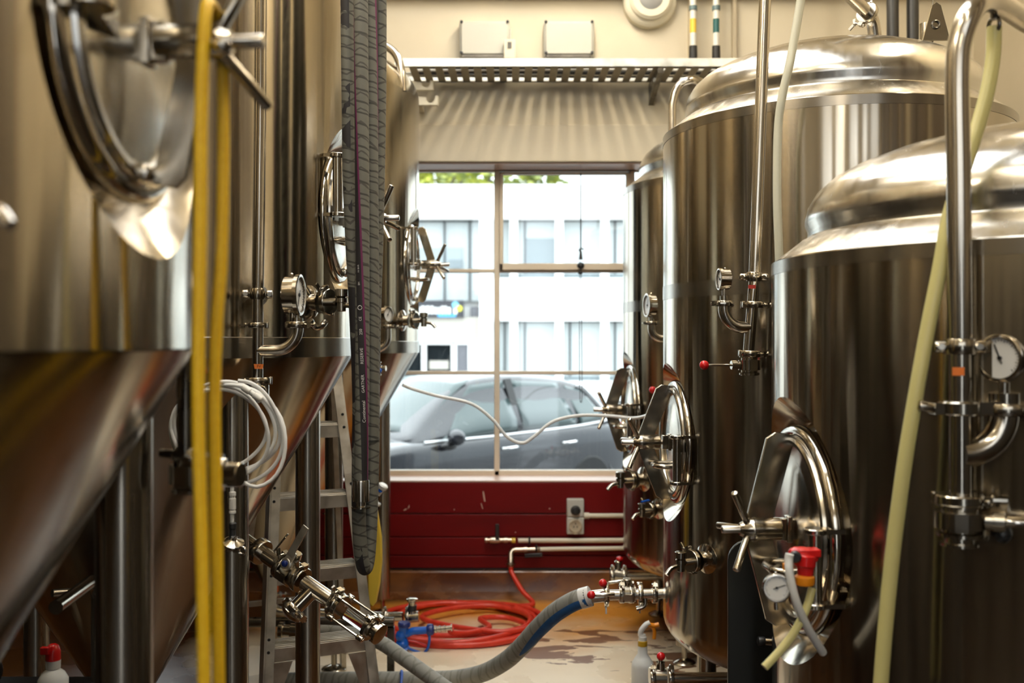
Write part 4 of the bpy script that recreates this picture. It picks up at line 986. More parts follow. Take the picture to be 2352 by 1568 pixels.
# ------------------------------------------------------------------ red hose and spray gun
cC = V((-.275, 5.08, 0)); pr = []
wl = P(1174, 1302, 5.60)
pr += [wl, wl + V((.004, -.01, -.03)), V((.055, 5.50, .075)), V((.115, 5.42, .022))]
rad = [(.40, .36), (.42, .38), (.385, .35), (.43, .39), (.36, .30)]
for k, (rx, ry) in enumerate(rad):
    for i in range(14):
        a = .75 - 2 * math.pi * i / 14
        f = k + i / 14.
        pr.append(V((cC.x + .02 * math.sin(k * 2.1) + rx * math.cos(a), cC.y + .03 * math.cos(k * 1.7) + ry * math.sin(a), .014 + .011 * (k % 3) + .008 * math.sin(2 * a + k))))
pr += [V((.02, 5.26, .03)), V((-.12, 5.32, .04)), V((-.33, 5.24, .045)), V((-.46, 5.06, .05)), V((-.30, 4.90, .05)), V((-.05, 4.80, .05)), V((.08, 4.92, .04)), V((-.02, 5.10, .035)), V((-.16, 5.05, .045)), V((-.11, 4.88, .05)), V((-.20, 4.77, .055)), V((-.285, 4.715, .072)), P(1036, 1442, 4.70)]
hose('red_hose', 'red rubber hose coiled on the floor beneath the wall pipes', 'hose', pr, .0135, REDH, 14, k=5)
gd = 4.66
def G(px, py, dd=0.): return P(px, py, gd + dd)
gun = thing('spray_gun', 'blue wash-down spray gun lying on its trigger guard beside the red hose', 'spray gun', G(945, 1500))
b = MB(); b.tube(spline([G(927, 1432), G(926, 1450), G(921, 1462), G(926, 1472), G(922, 1484), G(930, 1494)], 6), lambda t: .027 - .006 * math.sin(t * 9) ** 2 + .004 * (t > .6), 18)
b.tube(spline([G(932, 1456), G(948, 1449), G(965, 1448), G(988, 1446)], 6), .0175, 16); b.build('gun_body', BLUEP, gun)
b = MB(); b.turn(G(928, 1440), (.05, 0, 1), [(0, .022), (.004, .029), (.018, .030), (.024, .026)], 20); b.turn(G(980, 1446), (1, 0, .05), [(0, .02), (.004, .026), (.014, .028), (.028, .026), (.034, .018)], 20); b.build('gun_collar', BLUED, gun)
b = MB(); b.tube(spline([G(986, 1455), G(986, 1472), G(982, 1489), G(972, 1499), G(955, 1495), G(934, 1487)], 6), .0062, 12); b.build('trigger_guard', BLUEP, gun)
b = MB(); b.tube(spline([G(938, 1471), G(955, 1474), G(978, 1482)], 5), .006, 12); b.build('trigger', REDP, gun)
b = MB(); b.turn(G(996, 1446), G(1040, 1441) - G(996, 1446), [(0, .014), (.004, .017), (.014, .017), (.016, .012), (.024, .012), (.026, .016), (.034, .016), (.036, .012), (.05, .012), (.052, .016), (.056, .016), (.058, .011), (.08, .011), (.082, .017), (.088, .017)], 18); b.build('gun_nipple', PIPE, gun)
b = MB(); b.tube([G(918, 1498), G(908, 1507, -.03)], .008, 10); b.build('gun_nozzle', BLACKP, gun)

# ------------------------------------------------------------------ far wall fittings
def W(px, py, d=5.66): return P(px, py, d)
def wall_clip(b, q): b.torus(q, (1, 0, 0), .017, .006, 18, 8); b.box((q.x, (q.y + 5.69) / 2, q.z), (.016, 5.69 - q.y, .012))
wp = thing('wall_pipe', 'upper white wall pipe ending in a tap with upright black lever', 'pipe', W(1320, 1241), 'white wall pipes')
b = MB(); b.cyl(W(1190, 1241), W(1700, 1240), .0135, n=16); b.build('pipe_run', CREAMP, wp)
b = MB(); b.turn(W(1113, 1240), (1, 0, 0), [(0, .012), (.004, .016), (.016, .016), (.018, .011), (.03, .011), (.032, .018), (.06, .020), (.085, .018), (.088, .013), (.11, .013), (.112, .017), (.13, .017), (.132, .012), (.165, .012)], 16); b.build('tap_body', BRASS, wp)
b = MB(); b.turn(W(1175, 1241), (1, 0, 0), [(0, .0155), (.022, .0155)], 16); b.build('yellow_ring', YELP, wp)
b = MB(); b.bar(W(1142, 1240, 5.645), W(1142, 1203, 5.635), .022, .008, (0, -1, 0)); b.build('tap_lever', BLACKP, wp, bevel=.003)
for x_ in (1216, 1460):
    b = MB(); wall_clip(b, W(x_, 1241)); b.build('pipe_clip', BLACKP, wp)
wp = thing('wall_pipe', 'lower white wall pipe with an elbow tap feeding the red hose', 'pipe', W(1320, 1260), 'white wall pipes')
b = MB(); b.tube([W(1236, 1261), W(1300, 1260), W(1700, 1256)], .0125, 16); b.build('pipe_run', CREAMP, wp)
b = MB(); b.turn(W(1240, 1261), (-1, 0, -.02), [(0, .014), (.01, .018), (.02, .018), (.022, .014), (.07, .015), (.072, .019), (.09, .019), (.092, .015), (.12, .015)], 16); b.tube(arc_corner([W(1200, 1262), W(1173, 1262), W(1173, 1292, 5.62)], .03, 6), .0155, 14); b.turn(W(1173, 1284, 5.63), (0, -.1, -1), [(0, .018), (.02, .02), (.024, .026), (.03, .026), (.032, .016), (.05, .014)], 16); b.build('tap_body', BRASS, wp)
b = MB(); b.bar(W(1205, 1276, 5.635), W(1246, 1274, 5.63), .010, .022, (0, 0, 1)); b.build('tap_lever', BLACKP, wp, bevel=.003)
for x_ in (1232, 1471):
    b = MB(); wall_clip(b, W(x_, 1259)); b.build('pipe_clip', BLACKP, wp)
so = thing('power_outlet', 'pale grey switched power outlet on the red boards under the window', 'outlet', W(1322, 1226, 5.69))
def WB(b, x0, x1, y0, y1, d0, d1):
    a, c = P(x0, y1, d0), P(x1, y0, d0); b.box(((a.x + c.x) / 2, (d0 + d1) / 2, (a.z + c.z) / 2), (c.x - a.x, d1 - d0, c.z - a.z)); return b
WB(MB(), 1302, 1341.5, 1146, 1187, 5.645, 5.69).build('switch_housing', GREYP, so, bevel=.006)
WB(MB(), 1302, 1341.5, 1188, 1227, 5.645, 5.69).build('socket_housing', GREYP, so, bevel=.006)
b = MB(); b.turn(P(1322, 1172, 5.646), (0, -1, 0), [(0, .028), (.004, .028), (.006, .024), (.022, .022), (.024, .018)], 24); b.box(P(1322, 1172, 5.620), (.008, .01, .036)); b.build('switch_knob', BLACKP, so)
b = MB(); b.turn(P(1322, 1207, 5.646), (0, -1, 0), [(0, .038), (.010, .038), (.012, .034), (.012, .030), (.006, .029), (.006, .001)], 28, False); b.box(P(1322, 1224, 5.640), (.024, .012, .012)); b.build('socket_cap', CREAMD, so)
b = MB()
for k in (90, 215, 325): b.box(P(1322, 1207, 5.638) + V((.012 * math.cos(R_(k)), 0, .012 * math.sin(R_(k)))), (.004, .004, .010))
b.build('socket_slot', BLACKP, so)
b = MB(); b.cyl(W(1341, 1184, 5.675), W(1620, 1184, 5.675), .0135, n=16); b.turn(W(1341, 1184, 5.675), (1, 0, 0), [(0, .018), (.03, .018), (.032, .0135)], 16); cdt = b.build('conduit', CREAMP); tag(cdt, 'short white conduit running from the power outlet behind the window tank', 'conduit')

# cable tray with bracket, cables on it
TY0, TY1, TZ = 5.35, 5.68, 2.928
tr_ = thing('cable_tray', 'galvanised slotted cable tray running along the wall above the window', 'cable tray', (.6, 5.5, TZ))
for y_, dz in ((TY0, .042), (TY1, .05)):
    b = MB(); b.box((.82, y_, TZ + dz / 2), (2.9, .004, dz)); b.box((.82, y_ + (.012 if y_ == TY0 else -.012), TZ + dz), (2.9, .024, .003)); b.build('side_rail', GALV, tr_)
b = MB()
for k in range(42): b.box((-.605 + .0695 * k, (TY0 + TY1) / 2, TZ + .002), (.041, TY1 - TY0, .004))
for y_ in (TY0 + .01, TY1 - .01): b.box((.82, y_, TZ + .002), (2.9, .02, .004))
b.box((.82, (TY0 + TY1) / 2 + .03, TZ + .003), (2.9, .012, .005))
b.build('tray_slat', GALVD, tr_)
for x_ in (.80, 1.75):
    b = MB(); b.slab([(0, 0), (.36, 0), (.36, -.03), (.05, -.10), (0, -.12)], (x_, TY1 + .04, TZ - .002), (0, -1, 0), (0, 0, 1), .03); b.build('tray_bracket', DARKST, tr_)
for k, (y_, r_, m_) in enumerate(((5.42, .012, BLACKR), (5.47, .009, WHITEP), (5.53, .014, BLACKR), (5.60, .010, BLACKR))):
    hose('tray_cable', ('black power cable lying along the tray by its front rail', 'white cable lying in the tray beside a black one', 'thick black cable along the middle of the tray', 'black cable along the wall edge of the tray')[k], 'cable', [V((-.55 + .5 * i, y_ + .012 * math.sin(i * 2. + k * 1.3), TZ + .006 + r_)) for i in range(6)], r_, m_, 10, 'cables on the tray')
for k, (x0, lab) in enumerate(((1055, 'pale grey junction box above the tray, with small cream box at its corner'), (1249, 'plain grey junction box above the tray, nearest the round lamp'))):
    jb = thing('junction_box', lab, 'junction box', W(x0 + 56, 132, 5.68), 'junction boxes above the tray')
    WB(MB(), x0, x0 + 116, 48, 132, 5.655, 5.72).build('box_body', GREYP, jb, bevel=.008)
    WB(MB(), x0 + 4, x0 + 112, 51, 124, 5.640, 5.656).build('box_lid', GREYP, jb, bevel=.006)
    b = MB()
    for sx in (x0 + 5, x0 + 111):
        for sy in (50, 121): b.turn(P(sx, sy, 5.641), (0, -1, 0), [(0, .009), (.006, .009), (.007, .006)], 10)
    b.build('lid_screw', BLACKP, jb)
    b = MB(); WB(b, x0 + 6, x0 + 108, 125, 131, 5.645, 5.66); b.build('hinge_strip', DARKST, jb)
sb = thing('sensor_box', 'small cream box clipped beside the first junction box', 'sensor', W(1170, 133, 5.62))
WB(MB(), 1157, 1184, 90, 134, 5.59, 5.632).build('box_body', CREAMP, sb, bevel=.004)
b = MB(); WB(b, 1166, 1175, 96, 110, 5.585, 5.595); b.build('notch', DARKST, sb)
b = MB(); b.cyl(P(1172, 92, 5.61), P(1172, 66, 5.61), .005, n=8); b.build('cable_stub', GREYP, sb)
lt = thing('bulkhead_light', 'round cream bulkhead lamp with grey lens high on the wall', 'light', P(1490, 10, 5.7))
lc = P(1490, 8, 5.72)
b = MB(); b.turn(lc, (0, -1, 0), [(0, .152), (.05, .150), (.065, .138), (.075, .12)], 40); b.build('lamp_base', CREAMP, lt)
b = MB(); b.turn(lc + V((0, -.07, 0)), (0, -1, 0), [(0, .122), (.02, .120), (.035, .105), (.035, .068)], 40, False); b.build('lamp_ring', CREAMP, lt)
b = MB(); b.turn(lc + V((0, -.095, 0)), (0, -1, 0), [(0, .07), (.006, .06), (.010, .001)], 32); b.build('lamp_lens', plain('grey_lens', (.28, .28, .27), .35), lt)
for x_, m_, lab in ((1592, YELP, 'white riser tube with yellow tag above the tray'), (1645, plain('teal_tag', (.004, .10, .10), .4), 'white riser tube with teal tag above the tray')):
    rt = thing('riser_tube', lab, 'conduit', W(x_, 134, 5.62), 'tagged riser tubes')
    b = MB(); b.cyl(W(x_, 108, 5.62), W(x_, -40, 5.62), .0175, n=16); b.build('tube', WHITEP, rt)
    b = MB(); b.cyl(W(x_, 135, 5.62), W(x_, 106, 5.62), .024, .023, n=16); b.build('black_boot', BLACKR, rt)
    b = MB(); b.cyl(W(x_, 76, 5.62), W(x_, 44, 5.62), .0182, n=16); b.build('tag_sleeve', m_, rt)
    b = MB(); b.cyl(W(x_, 24, 5.62), W(x_, 14, 5.62), .023, n=16); b.build('clip_band', plain('steel_blue_band', (.10, .16, .18), .4), rt)
    b = MB(); b.tube([W(x_, 135, 5.62), W(x_, 150, 5.62)], .016, 10); b.build('cable_end', BLACKR, rt)
for (x0, y0, w_, lab) in ((922, 186, 74, 'upper cream hook bracket beside the window tank dome'), (955, 221, 52, 'lower cream hook bracket beside the window tank dome')):
    hk = MB(); k = 5.50 / F; W_ = w_ * k; H_ = 22 * k
    poly = [(0, 0), (W_, 0), (W_, H_), (W_ - 8 * k, H_)] + [(W_ - (18 - 10 * math.cos(R_(a))) * k, (16 - 10 * math.sin(R_(a))) * k) for a in range(0, 181, 30)] + [(W_ - 28 * k, H_ * .85), (0, H_ * .9)]
    hk.slab(poly, P(x0, y0 + 22, 5.50), (1, 0, 0), (0, 0, 1), .03); q = P(x0 + 6, y0 + 12, 5.5); hk.box((q.x, 5.605, q.z), (.03, .2, .03))
    tag(hk.build('hose_hook', CREAMP, bevel=.003), lab, 'hook', 'cream hooks')
for x_, lab in ((2052, 'black riser duct behind the domed tank, farther from the lifting lug'), (2098, 'black riser duct behind the domed tank, next to the lifting lug')):
    b = MB(); b.cyl(P(x_, 330, 4.7), V((P(x_, 0, 4.7).x - .01, 4.7, CZ)), .0275, n=18); tag(b.build('riser_duct', BLACKP), lab, 'duct', 'black riser ducts')
hose('lifting_wire', 'thin grey wire hanging from the ceiling to the tank lifting lug', 'wire', [P(2140, 62, 3.33), P(2143, 0, 3.33), V((P(2144, 0, 3.33).x, 3.33, CZ))], .0022, DARKST, 8, k=3)
# window cord
wcd = thing('window_cord', 'black pull cord with hook and knob hanging against the window', 'cord', P(1334, 930, 5.88))
b = MB(); b.tube(spline([P(1334, 398, 5.90), P(1334, 500, 5.89), P(1334, 590, 5.88)], 4), .0035, 8); b.tube(spline([P(1332, 600, 5.875), P(1331, 760, 5.885), P(1332, 905, 5.89), P(1335, 922, 5.89), P(1337, 905, 5.89), P(1336, 760, 5.885), P(1335, 605, 5.875)], 5), .0022, 8); b.build('cord', BLACKP, wcd)
b = MB(); b.ball(P(1334, 610, 5.87), .020, (1.1, 1, 1)); b.turn(P(1334, 596, 5.87), UP, [(0, .012), (.03, .008), (.05, .006)], 12); b.ball(P(1333, 626, 5.87), .012, (1.2, 1, .8)); b.build('cord_knob', BLACKP, wcd)
b = MB(); b.tube(spline([P(1334, 580, 5.87), P(1331, 574, 5.87), P(1335, 570, 5.87), P(1340, 573, 5.87)], 5), .004, 8); b.build('cord_hook', BLACKP, wcd)

# ------------------------------------------------------------------ things by the domed tanks
b = MB(); r_ = .055; w_, h_ = .155, .925
poly = [(0, 0), (w_, 0), (w_, h_)] + [(r_ - r_ * math.sin(R_(a)), h_ - r_ + r_ * math.cos(R_(a))) for a in range(0, 91, 15)]
b.slab(poly, (.572, 2.64, 0.), (1, 0, 0), (0, 0, 1), .012); b.box((.68, 2.675, .42), (.05, .06, .84)); pn = b.build('guard_panel', PANELD, bevel=.002); tag(pn, 'dark grey metal guard panel standing between the two front domed tanks', 'panel')
b = MB(); b.cyl(P(1747, 1472, 2.60), P(1775, 1474, 2.60), .011, n=12); b.build('panel_bolt', SATIN, pn)
b = MB(); b.pin(P(1740, 1472, 2.60), P(1758, 1473, 2.60), .013); b.build('bolt_cap', BLACKP, pn)

bd = 4.02; bx = hx(1476, bd)
sbt = thing('spray_bottle', 'white spray bottle with yellow trigger on the stained floor', 'bottle', (bx, bd, 0))
b = MB(); b.turn((bx, bd, 0), UP, [(0, .042), (.006, .045), (.14, .045), (.155, .043), (.175, .030), (.19, .020), (.225, .0185), (.226, .0165)], 28); b.build('bottle_body', BOTTLE, sbt)
b = MB(); b.turn((bx, bd, .222), UP, [(0, .019), (.020, .019), (.021, .0165)], 20); b.build('neck_ring', plain('amber_ring', (.62, .36, .02), .4), sbt)
b = MB(); b.turn((bx, bd, .243), UP, [(0, .0165), (.016, .0165), (.018, .013), (.026, .012)], 18); b.tube(spline([V((bx - .008, bd, .262)), V((bx - .006, bd, .282)), V((bx + .012, bd, .305)), V((bx + .03, bd, .315))], 6), .011, 12); b.build('spray_neck', WHITEP, sbt)
b = MB(); b.tube(spline([V((bx + .022, bd, .308)), V((bx + .045, bd, .303)), V((bx + .066, bd, .307))], 5), .010, 12); b.tube(spline([V((bx + .04, bd, .303)), V((bx + .048, bd, .278)), V((bx + .046, bd, .250))], 5), .0075, 12); b.build('spray_trigger', ORANP, sbt)

# tap assembly hung on the nearest domed tank's door
sd = 2.0
sv = thing('hanging_tap', 'red relief tap with dial and two milky tubes hung on the nearest tank door', 'tap', P(1800, 1540, sd))
b = MB(); b.tube([P(1850, 1272, sd), P(1848, 1300, sd)], .022, 16); b.turn(P(1812, 1272, sd), (1, 0, -.1), [(0, .010), (.01, .016), (.03, .018), (.05, .013), (.058, .010)], 16); b.box(P(1856, 1268, sd), (.045, .03, .016)); b.build('tap_body', REDP, sv, bevel=.003)
b = MB(); b.turn(P(1850, 1298, sd), (0, 0, -1), [(0, .018), (.02, .015), (.034, .015)], 16); b.build('tap_stem', REDP, sv)
b = MB(); b.turn(P(1848, 1342, sd), UP, [(0, .018), (.004, .020), (.016, .020), (.02, .015)], 16); b.turn(P(1810, 1308, sd), UP, [(0, .011), (.012, .011)], 12); b.build('orange_nut', ORANP, sv)
b = MB(); b.turn(P(1827, 1276, sd - .012), (-.3, -1, 0), [(0, .011), (.012, .012), (.016, .009)], 16); b.build('black_plug', BLACKP, sv)
gauge(sv, P(1785, 1351, sd - .035), (-.12, -1, .05), .0285, .026, needle=.35)
b = MB(); b.tube(spline([P(1814, 1272, sd - .03), P(1812, 1285, sd - .03), P(1814, 1320, sd - .035), P(1830, 1385, sd - .03), P(1860, 1450, sd + .01), P(1890, 1498, sd + .06)], 7), .0085, 12); b.build('milky_hose', TUBEW, sv)
b = MB(); b.tube(spline([P(1866, 1350, sd + .01), P(1853, 1395, sd + .0), P(1828, 1445, sd - .01), P(1795, 1490, sd - .02), P(1756, 1532, sd - .03)], 7), .0082, 12); b.build('milky_hose', TUBEY, sv)

# ------------------------------------------------------------------ dark corner under the nearest conical tank
tro = thing('low_trolley', 'low dark trolley with tube handle under the nearest conical tank', 'trolley', (-1.25, 2.33, 0))
b = MB(); b.box((-1.28, 2.36, .585), (.52, .34, .03)); b.box((-1.28, 2.36, .20), (.50, .32, .03)); b.build('shelf', BLACKP, tro, bevel=.004)
for sx in (-.24, .24):
    for sy in (-.15, .15): MB().cyl((-1.28 + sx, 2.36 + sy, .06), (-1.28 + sx, 2.36 + sy, .59), .014, n=12).build('leg', DARKST, tro); MB().turn((-1.28 + sx - .01, 2.36 + sy, .035), (1, 0, 0), [(0, .03), (.004, .035), (.018, .035), (.022, .03)], 18).build('caster', BLACKR, tro)
b = MB(); b.tube(arc_corner([V((-1.04, 2.50, .60)), V((-1.04, 2.50, .86)), P(128, 1395, 2.25)], .05, 6), .0165, 14); b.build('push_handle', PIPE, tro)
b = MB(); b.tube([P(120, 1362, 2.42), P(172, 1358, 2.46)], .010, 12); b.build('cross_tube', PIPE, tro)
wb = P(122, 1500, 2.36); wb.z = 0
wsh = thing('wash_bottle', 'clear wash bottle with red cap and white collar in the dark corner', 'bottle', (wb.x, 2.36, .60))
b = MB(); b.turn((wb.x, 2.36, .60), UP, [(0, .030), (.004, .034), (.05, .034), (.065, .026), (.075, .0145), (.08, .0145)], 24); b.build('bottle_body', BOTTLE, wsh)
b = MB(); b.turn((wb.x, 2.36, .677), UP, [(0, .0165), (.018, .0170), (.02, .015)], 20); b.build('white_collar', WHITEP, wsh)
b = MB(); b.turn((wb.x, 2.36, .695), UP, [(0, .0175), (.022, .0165), (.034, .013), (.038, .008)], 20); b.box((wb.x - .012, 2.345, .722), (.02, .012, .018)); b.build('red_cap', REDP, wsh, bevel=.002)
pts3 = []
for k in range(46):
    a = k * .55; pts3.append(V((-1.235 + .055 * math.sin(a) + .022 * math.sin(2.3 * a), 2.24 + .02 * math.cos(1.7 * a), .715 + .10 * math.cos(a) - .02 * math.sin(.7 * a))))
hose('black_cable', 'black cable bundled in tangled loops beside the wash bottle', 'cable', pts3, .007, BLACKR, 8, k=4)
# ------------------------------------------------------------------ street outside
SZ = -.53
ASPH = noisy('asphalt', ((.20, .20, .20), (.27, .27, .27)), 12, (.7, .9))
PAVE = noisy('pavement_concrete', ((.50, .49, .47), (.60, .59, .57)), 4, (.7, .9))
RENDER_ = noisy('white_render', ((.84, .84, .83), (.90, .90, .89)), 1.2, (.6, .8))
BEIGE = plain('beige_render', (.50, .47, .42), .7)
GREYF = plain('grey_shopfront', (.16, .16, .18), .5)
WFR = plain('dark_window_frame', (.05, .055, .06), .4)
BLIND = noisy('window_blind', ((.50, .54, .55), (.58, .62, .62)), .8, (.3, .5), (1, 1, .2))
GLASSD = plain('building_glass', (.24, .28, .30), .06)
SHOPG = plain('shop_glass', (.012, .016, .018), .05)
struct(MB().box((0, 25, SZ - .1), (80, 38, .2)).build('road', ASPH, loc=(0, 25, SZ)))
struct(MB().box((0, 27.5, SZ + .07), (60, 3.6, .14)).build('pavement', PAVE, loc=(0, 27.5, SZ)))
# street front of the brewery itself (it faces the parked car)
FRONT = noisy('dark_frontage', ((.045, .045, .05), (.065, .065, .07)), 3, (.5, .7))
b = MB(); yf = WY1 + WD + .05
for x0, x1, z0, z1 in ((-14, WXL - .05, SZ, 5.4), (WXR + .05, 14, SZ, 5.4), (WXL - .05, WXR + .05, SZ, WZ0 - .04), (WXL - .05, WXR + .05, WZ1 + .04, 5.4)): b.box(((x0 + x1) / 2, yf, (z0 + z1) / 2), (x1 - x0, .08, z1 - z0))
struct(b.build('wall_street', FRONT, loc=(0, yf, SZ)))
BY = 30.
k = BY / F
def E(px, py, d=BY): return P(px, py, d)
bl = thing('office_building', 'white office building with blinds and a dark shop sign across the street', 'building', (2, BY + 3, SZ))
def face(b, x0, x1, y0, y1, d0, d1):
    a, c = E(x0, y1), E(x1, y0); b.box(((a.x + c.x) / 2, (d0 + d1) / 2, (a.z + c.z) / 2), (c.x - a.x, d1 - d0, c.z - a.z)); return b
zg = 784 - (SZ - EYE) / k
# facade: back wall, parapet, spandrels, piers
b = MB(); face(b, 400, 2600, 470, zg, BY + .5, BY + 6); b.build('rear_block', RENDER_, bl)
face(MB(), 400, 2600, 424, 503, BY - .1, BY + 6).build('parapet', RENDER_, bl)
face(MB(), 1102, 2600, 638, 737, BY - .02, BY + .4).build('spandrel', RENDER_, bl)
face(MB(), 1102, 2600, 875, 920, BY - .02, BY + .4).build('spandrel', RENDER_, bl)
cols = [1180 + 104.5 * i for i in range(0, 9)]
face(MB(), 1102, 1133, 480, zg, BY - .35, BY + .45).build('pier', RENDER_, bl)
for x in cols: face(MB(), x - 9, x + 9, 480, zg, BY - .12, BY + .45).build('pier', RENDER_, bl)
xs_ = [1133] + cols
for i in range(len(xs_) - 1):
    x0, x1 = xs_[i] + 9, xs_[i + 1] - 9
    for y0, y1 in ((503, 638), (737, 875)):
        w_ = face(MB(), x0, x1, y0, y1, BY + .3, BY + .36).build('window', BLIND, bl)
        b = MB(); face(b, x0, x1, y0, y0 + 3, BY + .27, BY + .31); 
        if i % 2 == 1 or y0 > 700: face(b, x0 + 15, x0 + 19, y0, y1, BY + .27, BY + .31)
        b.build('window_frame', WFR, w_)
        if y0 < 600 and i == 1: face(MB(), x0 + 19, x1, 545, 638, BY + .26, BY + .29).build('pane', GLASSD, w_)
        face(MB(), x0, x1, y1 - 11, y1, BY + .25, BY + .3).build('pane', GLASSD, w_)
# recessed bay on the left with tall glazing, sign, shop door
w_ = face(MB(), 600, 1100, 503, 690, BY + .3, BY + .36).build('window', BLIND, bl)
b = MB(); face(b, 600, 1100, 502, 507, BY + .24, BY + .31)
for x in (780, 900, 1020, 1078): face(b, x - 2, x + 2, 503, 690, BY + .24, BY + .31)
b.build('window_frame', WFR, w_)
face(MB(), 600, 1062, 567, 612, BY + .27, BY + .3).build('pane', plain('grey_blue_glass', (.36, .41, .43), .1), w_)
face(MB(), 1030, 1062, 595, 614, BY + .24, BY + .28).build('pane', GLASSD, w_)
b = MB(); face(b, 1080, 1100, 704, 740, BY + .1, BY + .4); b.build('canopy_end', GREYF, bl)
face(MB(), 600, 1102, 728, 783, BY - .05, BY + .4).build('shop_fascia', BEIGE, bl)
face(MB(), 1075, 1102, 783, zg, BY - .05, BY + .4).build('pier', RENDER_, bl)
b = MB(); face(b, 600, 1075, 783, 791, BY + .0, BY + .4); face(b, 1036, 1049, 788, zg, BY, BY + .4); face(b, 968, 979, 788, zg, BY, BY + .4); b.build('shop_frame', RENDER_, bl)
face(MB(), 1049, 1075, 785, zg, BY + .05, BY + .4).build('shop_door', GREYF, bl)
face(MB(), 979, 1036, 790, zg, BY + .2, BY + .4).build('shop_window', SHOPG, bl)
face(MB(), 700, 968, 790, zg, BY + .2, BY + .4).build('shop_window', SHOPG, bl)
b = MB(); face(b, 985, 1030, 828, 848, BY + .12, BY + .18); b.build('shop_blind', BEIGE, bl)
sg = thing('shop_sign', 'dark shop sign with white lettering and round blue and yellow mark', 'sign', E(1000, 729, BY - .1))
face(MB(), 800, 1066, 690, 729, BY - .14, BY - .06).build('sign_board', plain('sign_dark', (.05, .05, .06), .5), sg)
b = MB(); random.seed(3); x = 812
while x < 1044:
    w2 = random.choice((7, 8, 9, 11)); hgt = random.choice((0, 0, 3))
    face(b, x, x + w2 - 2.2, 706 - hgt, 721, BY - .155, BY - .14); x += w2 + (4 if random.random() < .15 else 0)
b.build('sign_lettering', plain('sign_white', (.9, .9, .9), .5), sg)
b = MB(); face(b, 1006, 1048, 722, 728, BY - .155, BY - .14); b.build('sign_underline', plain('sign_blue', (.10, .42, .75), .5), sg)
b = MB(); b.turn(E(1046, 700, BY - .15), (0, -1, 0), [(0, .10), (.02, .10)], 24); b.build('sign_disc', plain('sign_sky', (.22, .62, .85), .5), sg)
b = MB(); b.turn(E(1055, 708, BY - .16), (0, -1, 0), [(0, .09), (.02, .09)], 24); b.build('sign_disc', plain('sign_yellow', (.85, .80, .08), .5), sg)
b = MB(); face(b, 1163, 1178, 400, 424, BY + 2, BY + 3); face(b, 1205, 1235, 404, 424, BY + 2, BY + 3); rf = b.build('roof_vent', RENDER_, bl)
face(MB(), 1175, 1206, 404, 424, BY + 2.2, BY + 3).build('roof_unit', plain('roof_grey', (.55, .56, .58), .6), bl)
# trees behind the building
LEAF = noisy('leaf_green', ((.10, .13, .012), (.34, .36, .03)), 1.2, (.5, .7), lo=.42, hi=.6)
BARK = plain('bark', (.06, .05, .04), .8)
random.seed(11)
for i, (tx, tw, th_) in enumerate(((985, 5.5, 8.6), (1075, 5.0, 9.2), (1225, 4.2, 7.9), (900, 6, 9.5))):
    d = 43 + 6.5 * i; x = (tx - 1176) / F * d; zt_ = EYE + (784 - 335) / F * d - (1.3 if i == 2 else 0)
    tr_ = thing('street_tree', ('yellow-green tree behind the roof, directly beside the window tank', 'yellow-green tree behind the roof, next to the window bar', 'small yellow-green tree behind the roof vents', 'yellow-green tree hidden mostly by the window tank')[i], 'tree', (x, d, SZ), 'trees behind the roof')
    b = MB(); b.turn((x, d, SZ), UP, [(0, .3), (4, .22), (zt_ - SZ - 2, .1)], 10)
    for a in range(4): b.cyl((x, d, SZ + 5 + a * .5), (x + 1.6 * math.cos(a * 1.9), d + 1.2 * math.sin(a * 1.9), zt_ - 1.0), .12, .04, 8)
    b.build('trunk', BARK, tr_)
    b = MB()
    for j in range(420):
        a, e_, r_ = random.random() * 6.283, random.random() * 3.1416, random.random() ** .4
        c = V((x + math.cos(a) * math.sin(e_) * tw / 2 * r_, d + math.sin(a) * math.sin(e_) * tw / 2 * r_, zt_ - 1.7 + math.cos(e_) * 1.9 * r_))
        B = Matrix.Rotation(random.random() * 6, 3, 'X') @ Matrix.Rotation(random.random() * 6, 3, 'Z')
        s_ = .12 + random.random() * .16
        vs = [b._v(c + B @ V(p) * s_) for p in ((-1, -.5, 0), (0, -.7, .2), (1, -.3, 0), (.9, .5, .1), (0, .8, -.1), (-.9, .4, .1))]
        b._f(vs)
    b.build('foliage', LEAF, tr_, recalc=False)

# ------------------------------------------------------------------ parked car
PAINT = plain('car_paint', (.022, .024, .03), .2, .0, .5, Coat_Weight=.5, Coat_Roughness=.03)
CGLASS = plain('car_glass', (.07, .10, .10), .03, 0., .6)
TYRE = plain('tyre_rubber', (.015, .015, .015), .7)
RIM = plain('wheel_rim', (.55, .56, .58), .25, 1.)
LAMPG = plain('tail_lamp', (.45, .02, .02), .15)
TRIMC = plain('satin_chrome', (.85, .86, .87), .35, .6)
CINT = plain('car_interior', (.03, .03, .03), .7)
hd = V((-math.cos(R_(42)), -math.sin(R_(42)), 0)); lf = V((math.sin(R_(42)), -math.cos(R_(42)), 0))
CC = V((-.72, 11.2, SZ))
CM = frame(CC, hd, lf, UP)
car = thing('parked_car', 'dark grey hatchback car parked in the street outside the window', 'car', CC)
def body(st, name, mat, sub=2, cap=True):
    """loft: stations (x, half outline [(y,z)...] from bottom centre to top centre)"""
    b = MB(CM); R = []
    for x, half in st:
        ring = [V((x, y, z)) for y, z in half] + [V((x, -y, z)) for y, z in half[-2:0:-1]]
        R.append(ring)
    b.rings(R, cap); o = b.build(name, mat, car, sharp=180)
    m = o.modifiers.new('smooth', 'SUBSURF'); m.levels = sub; m.render_levels = sub
    return o
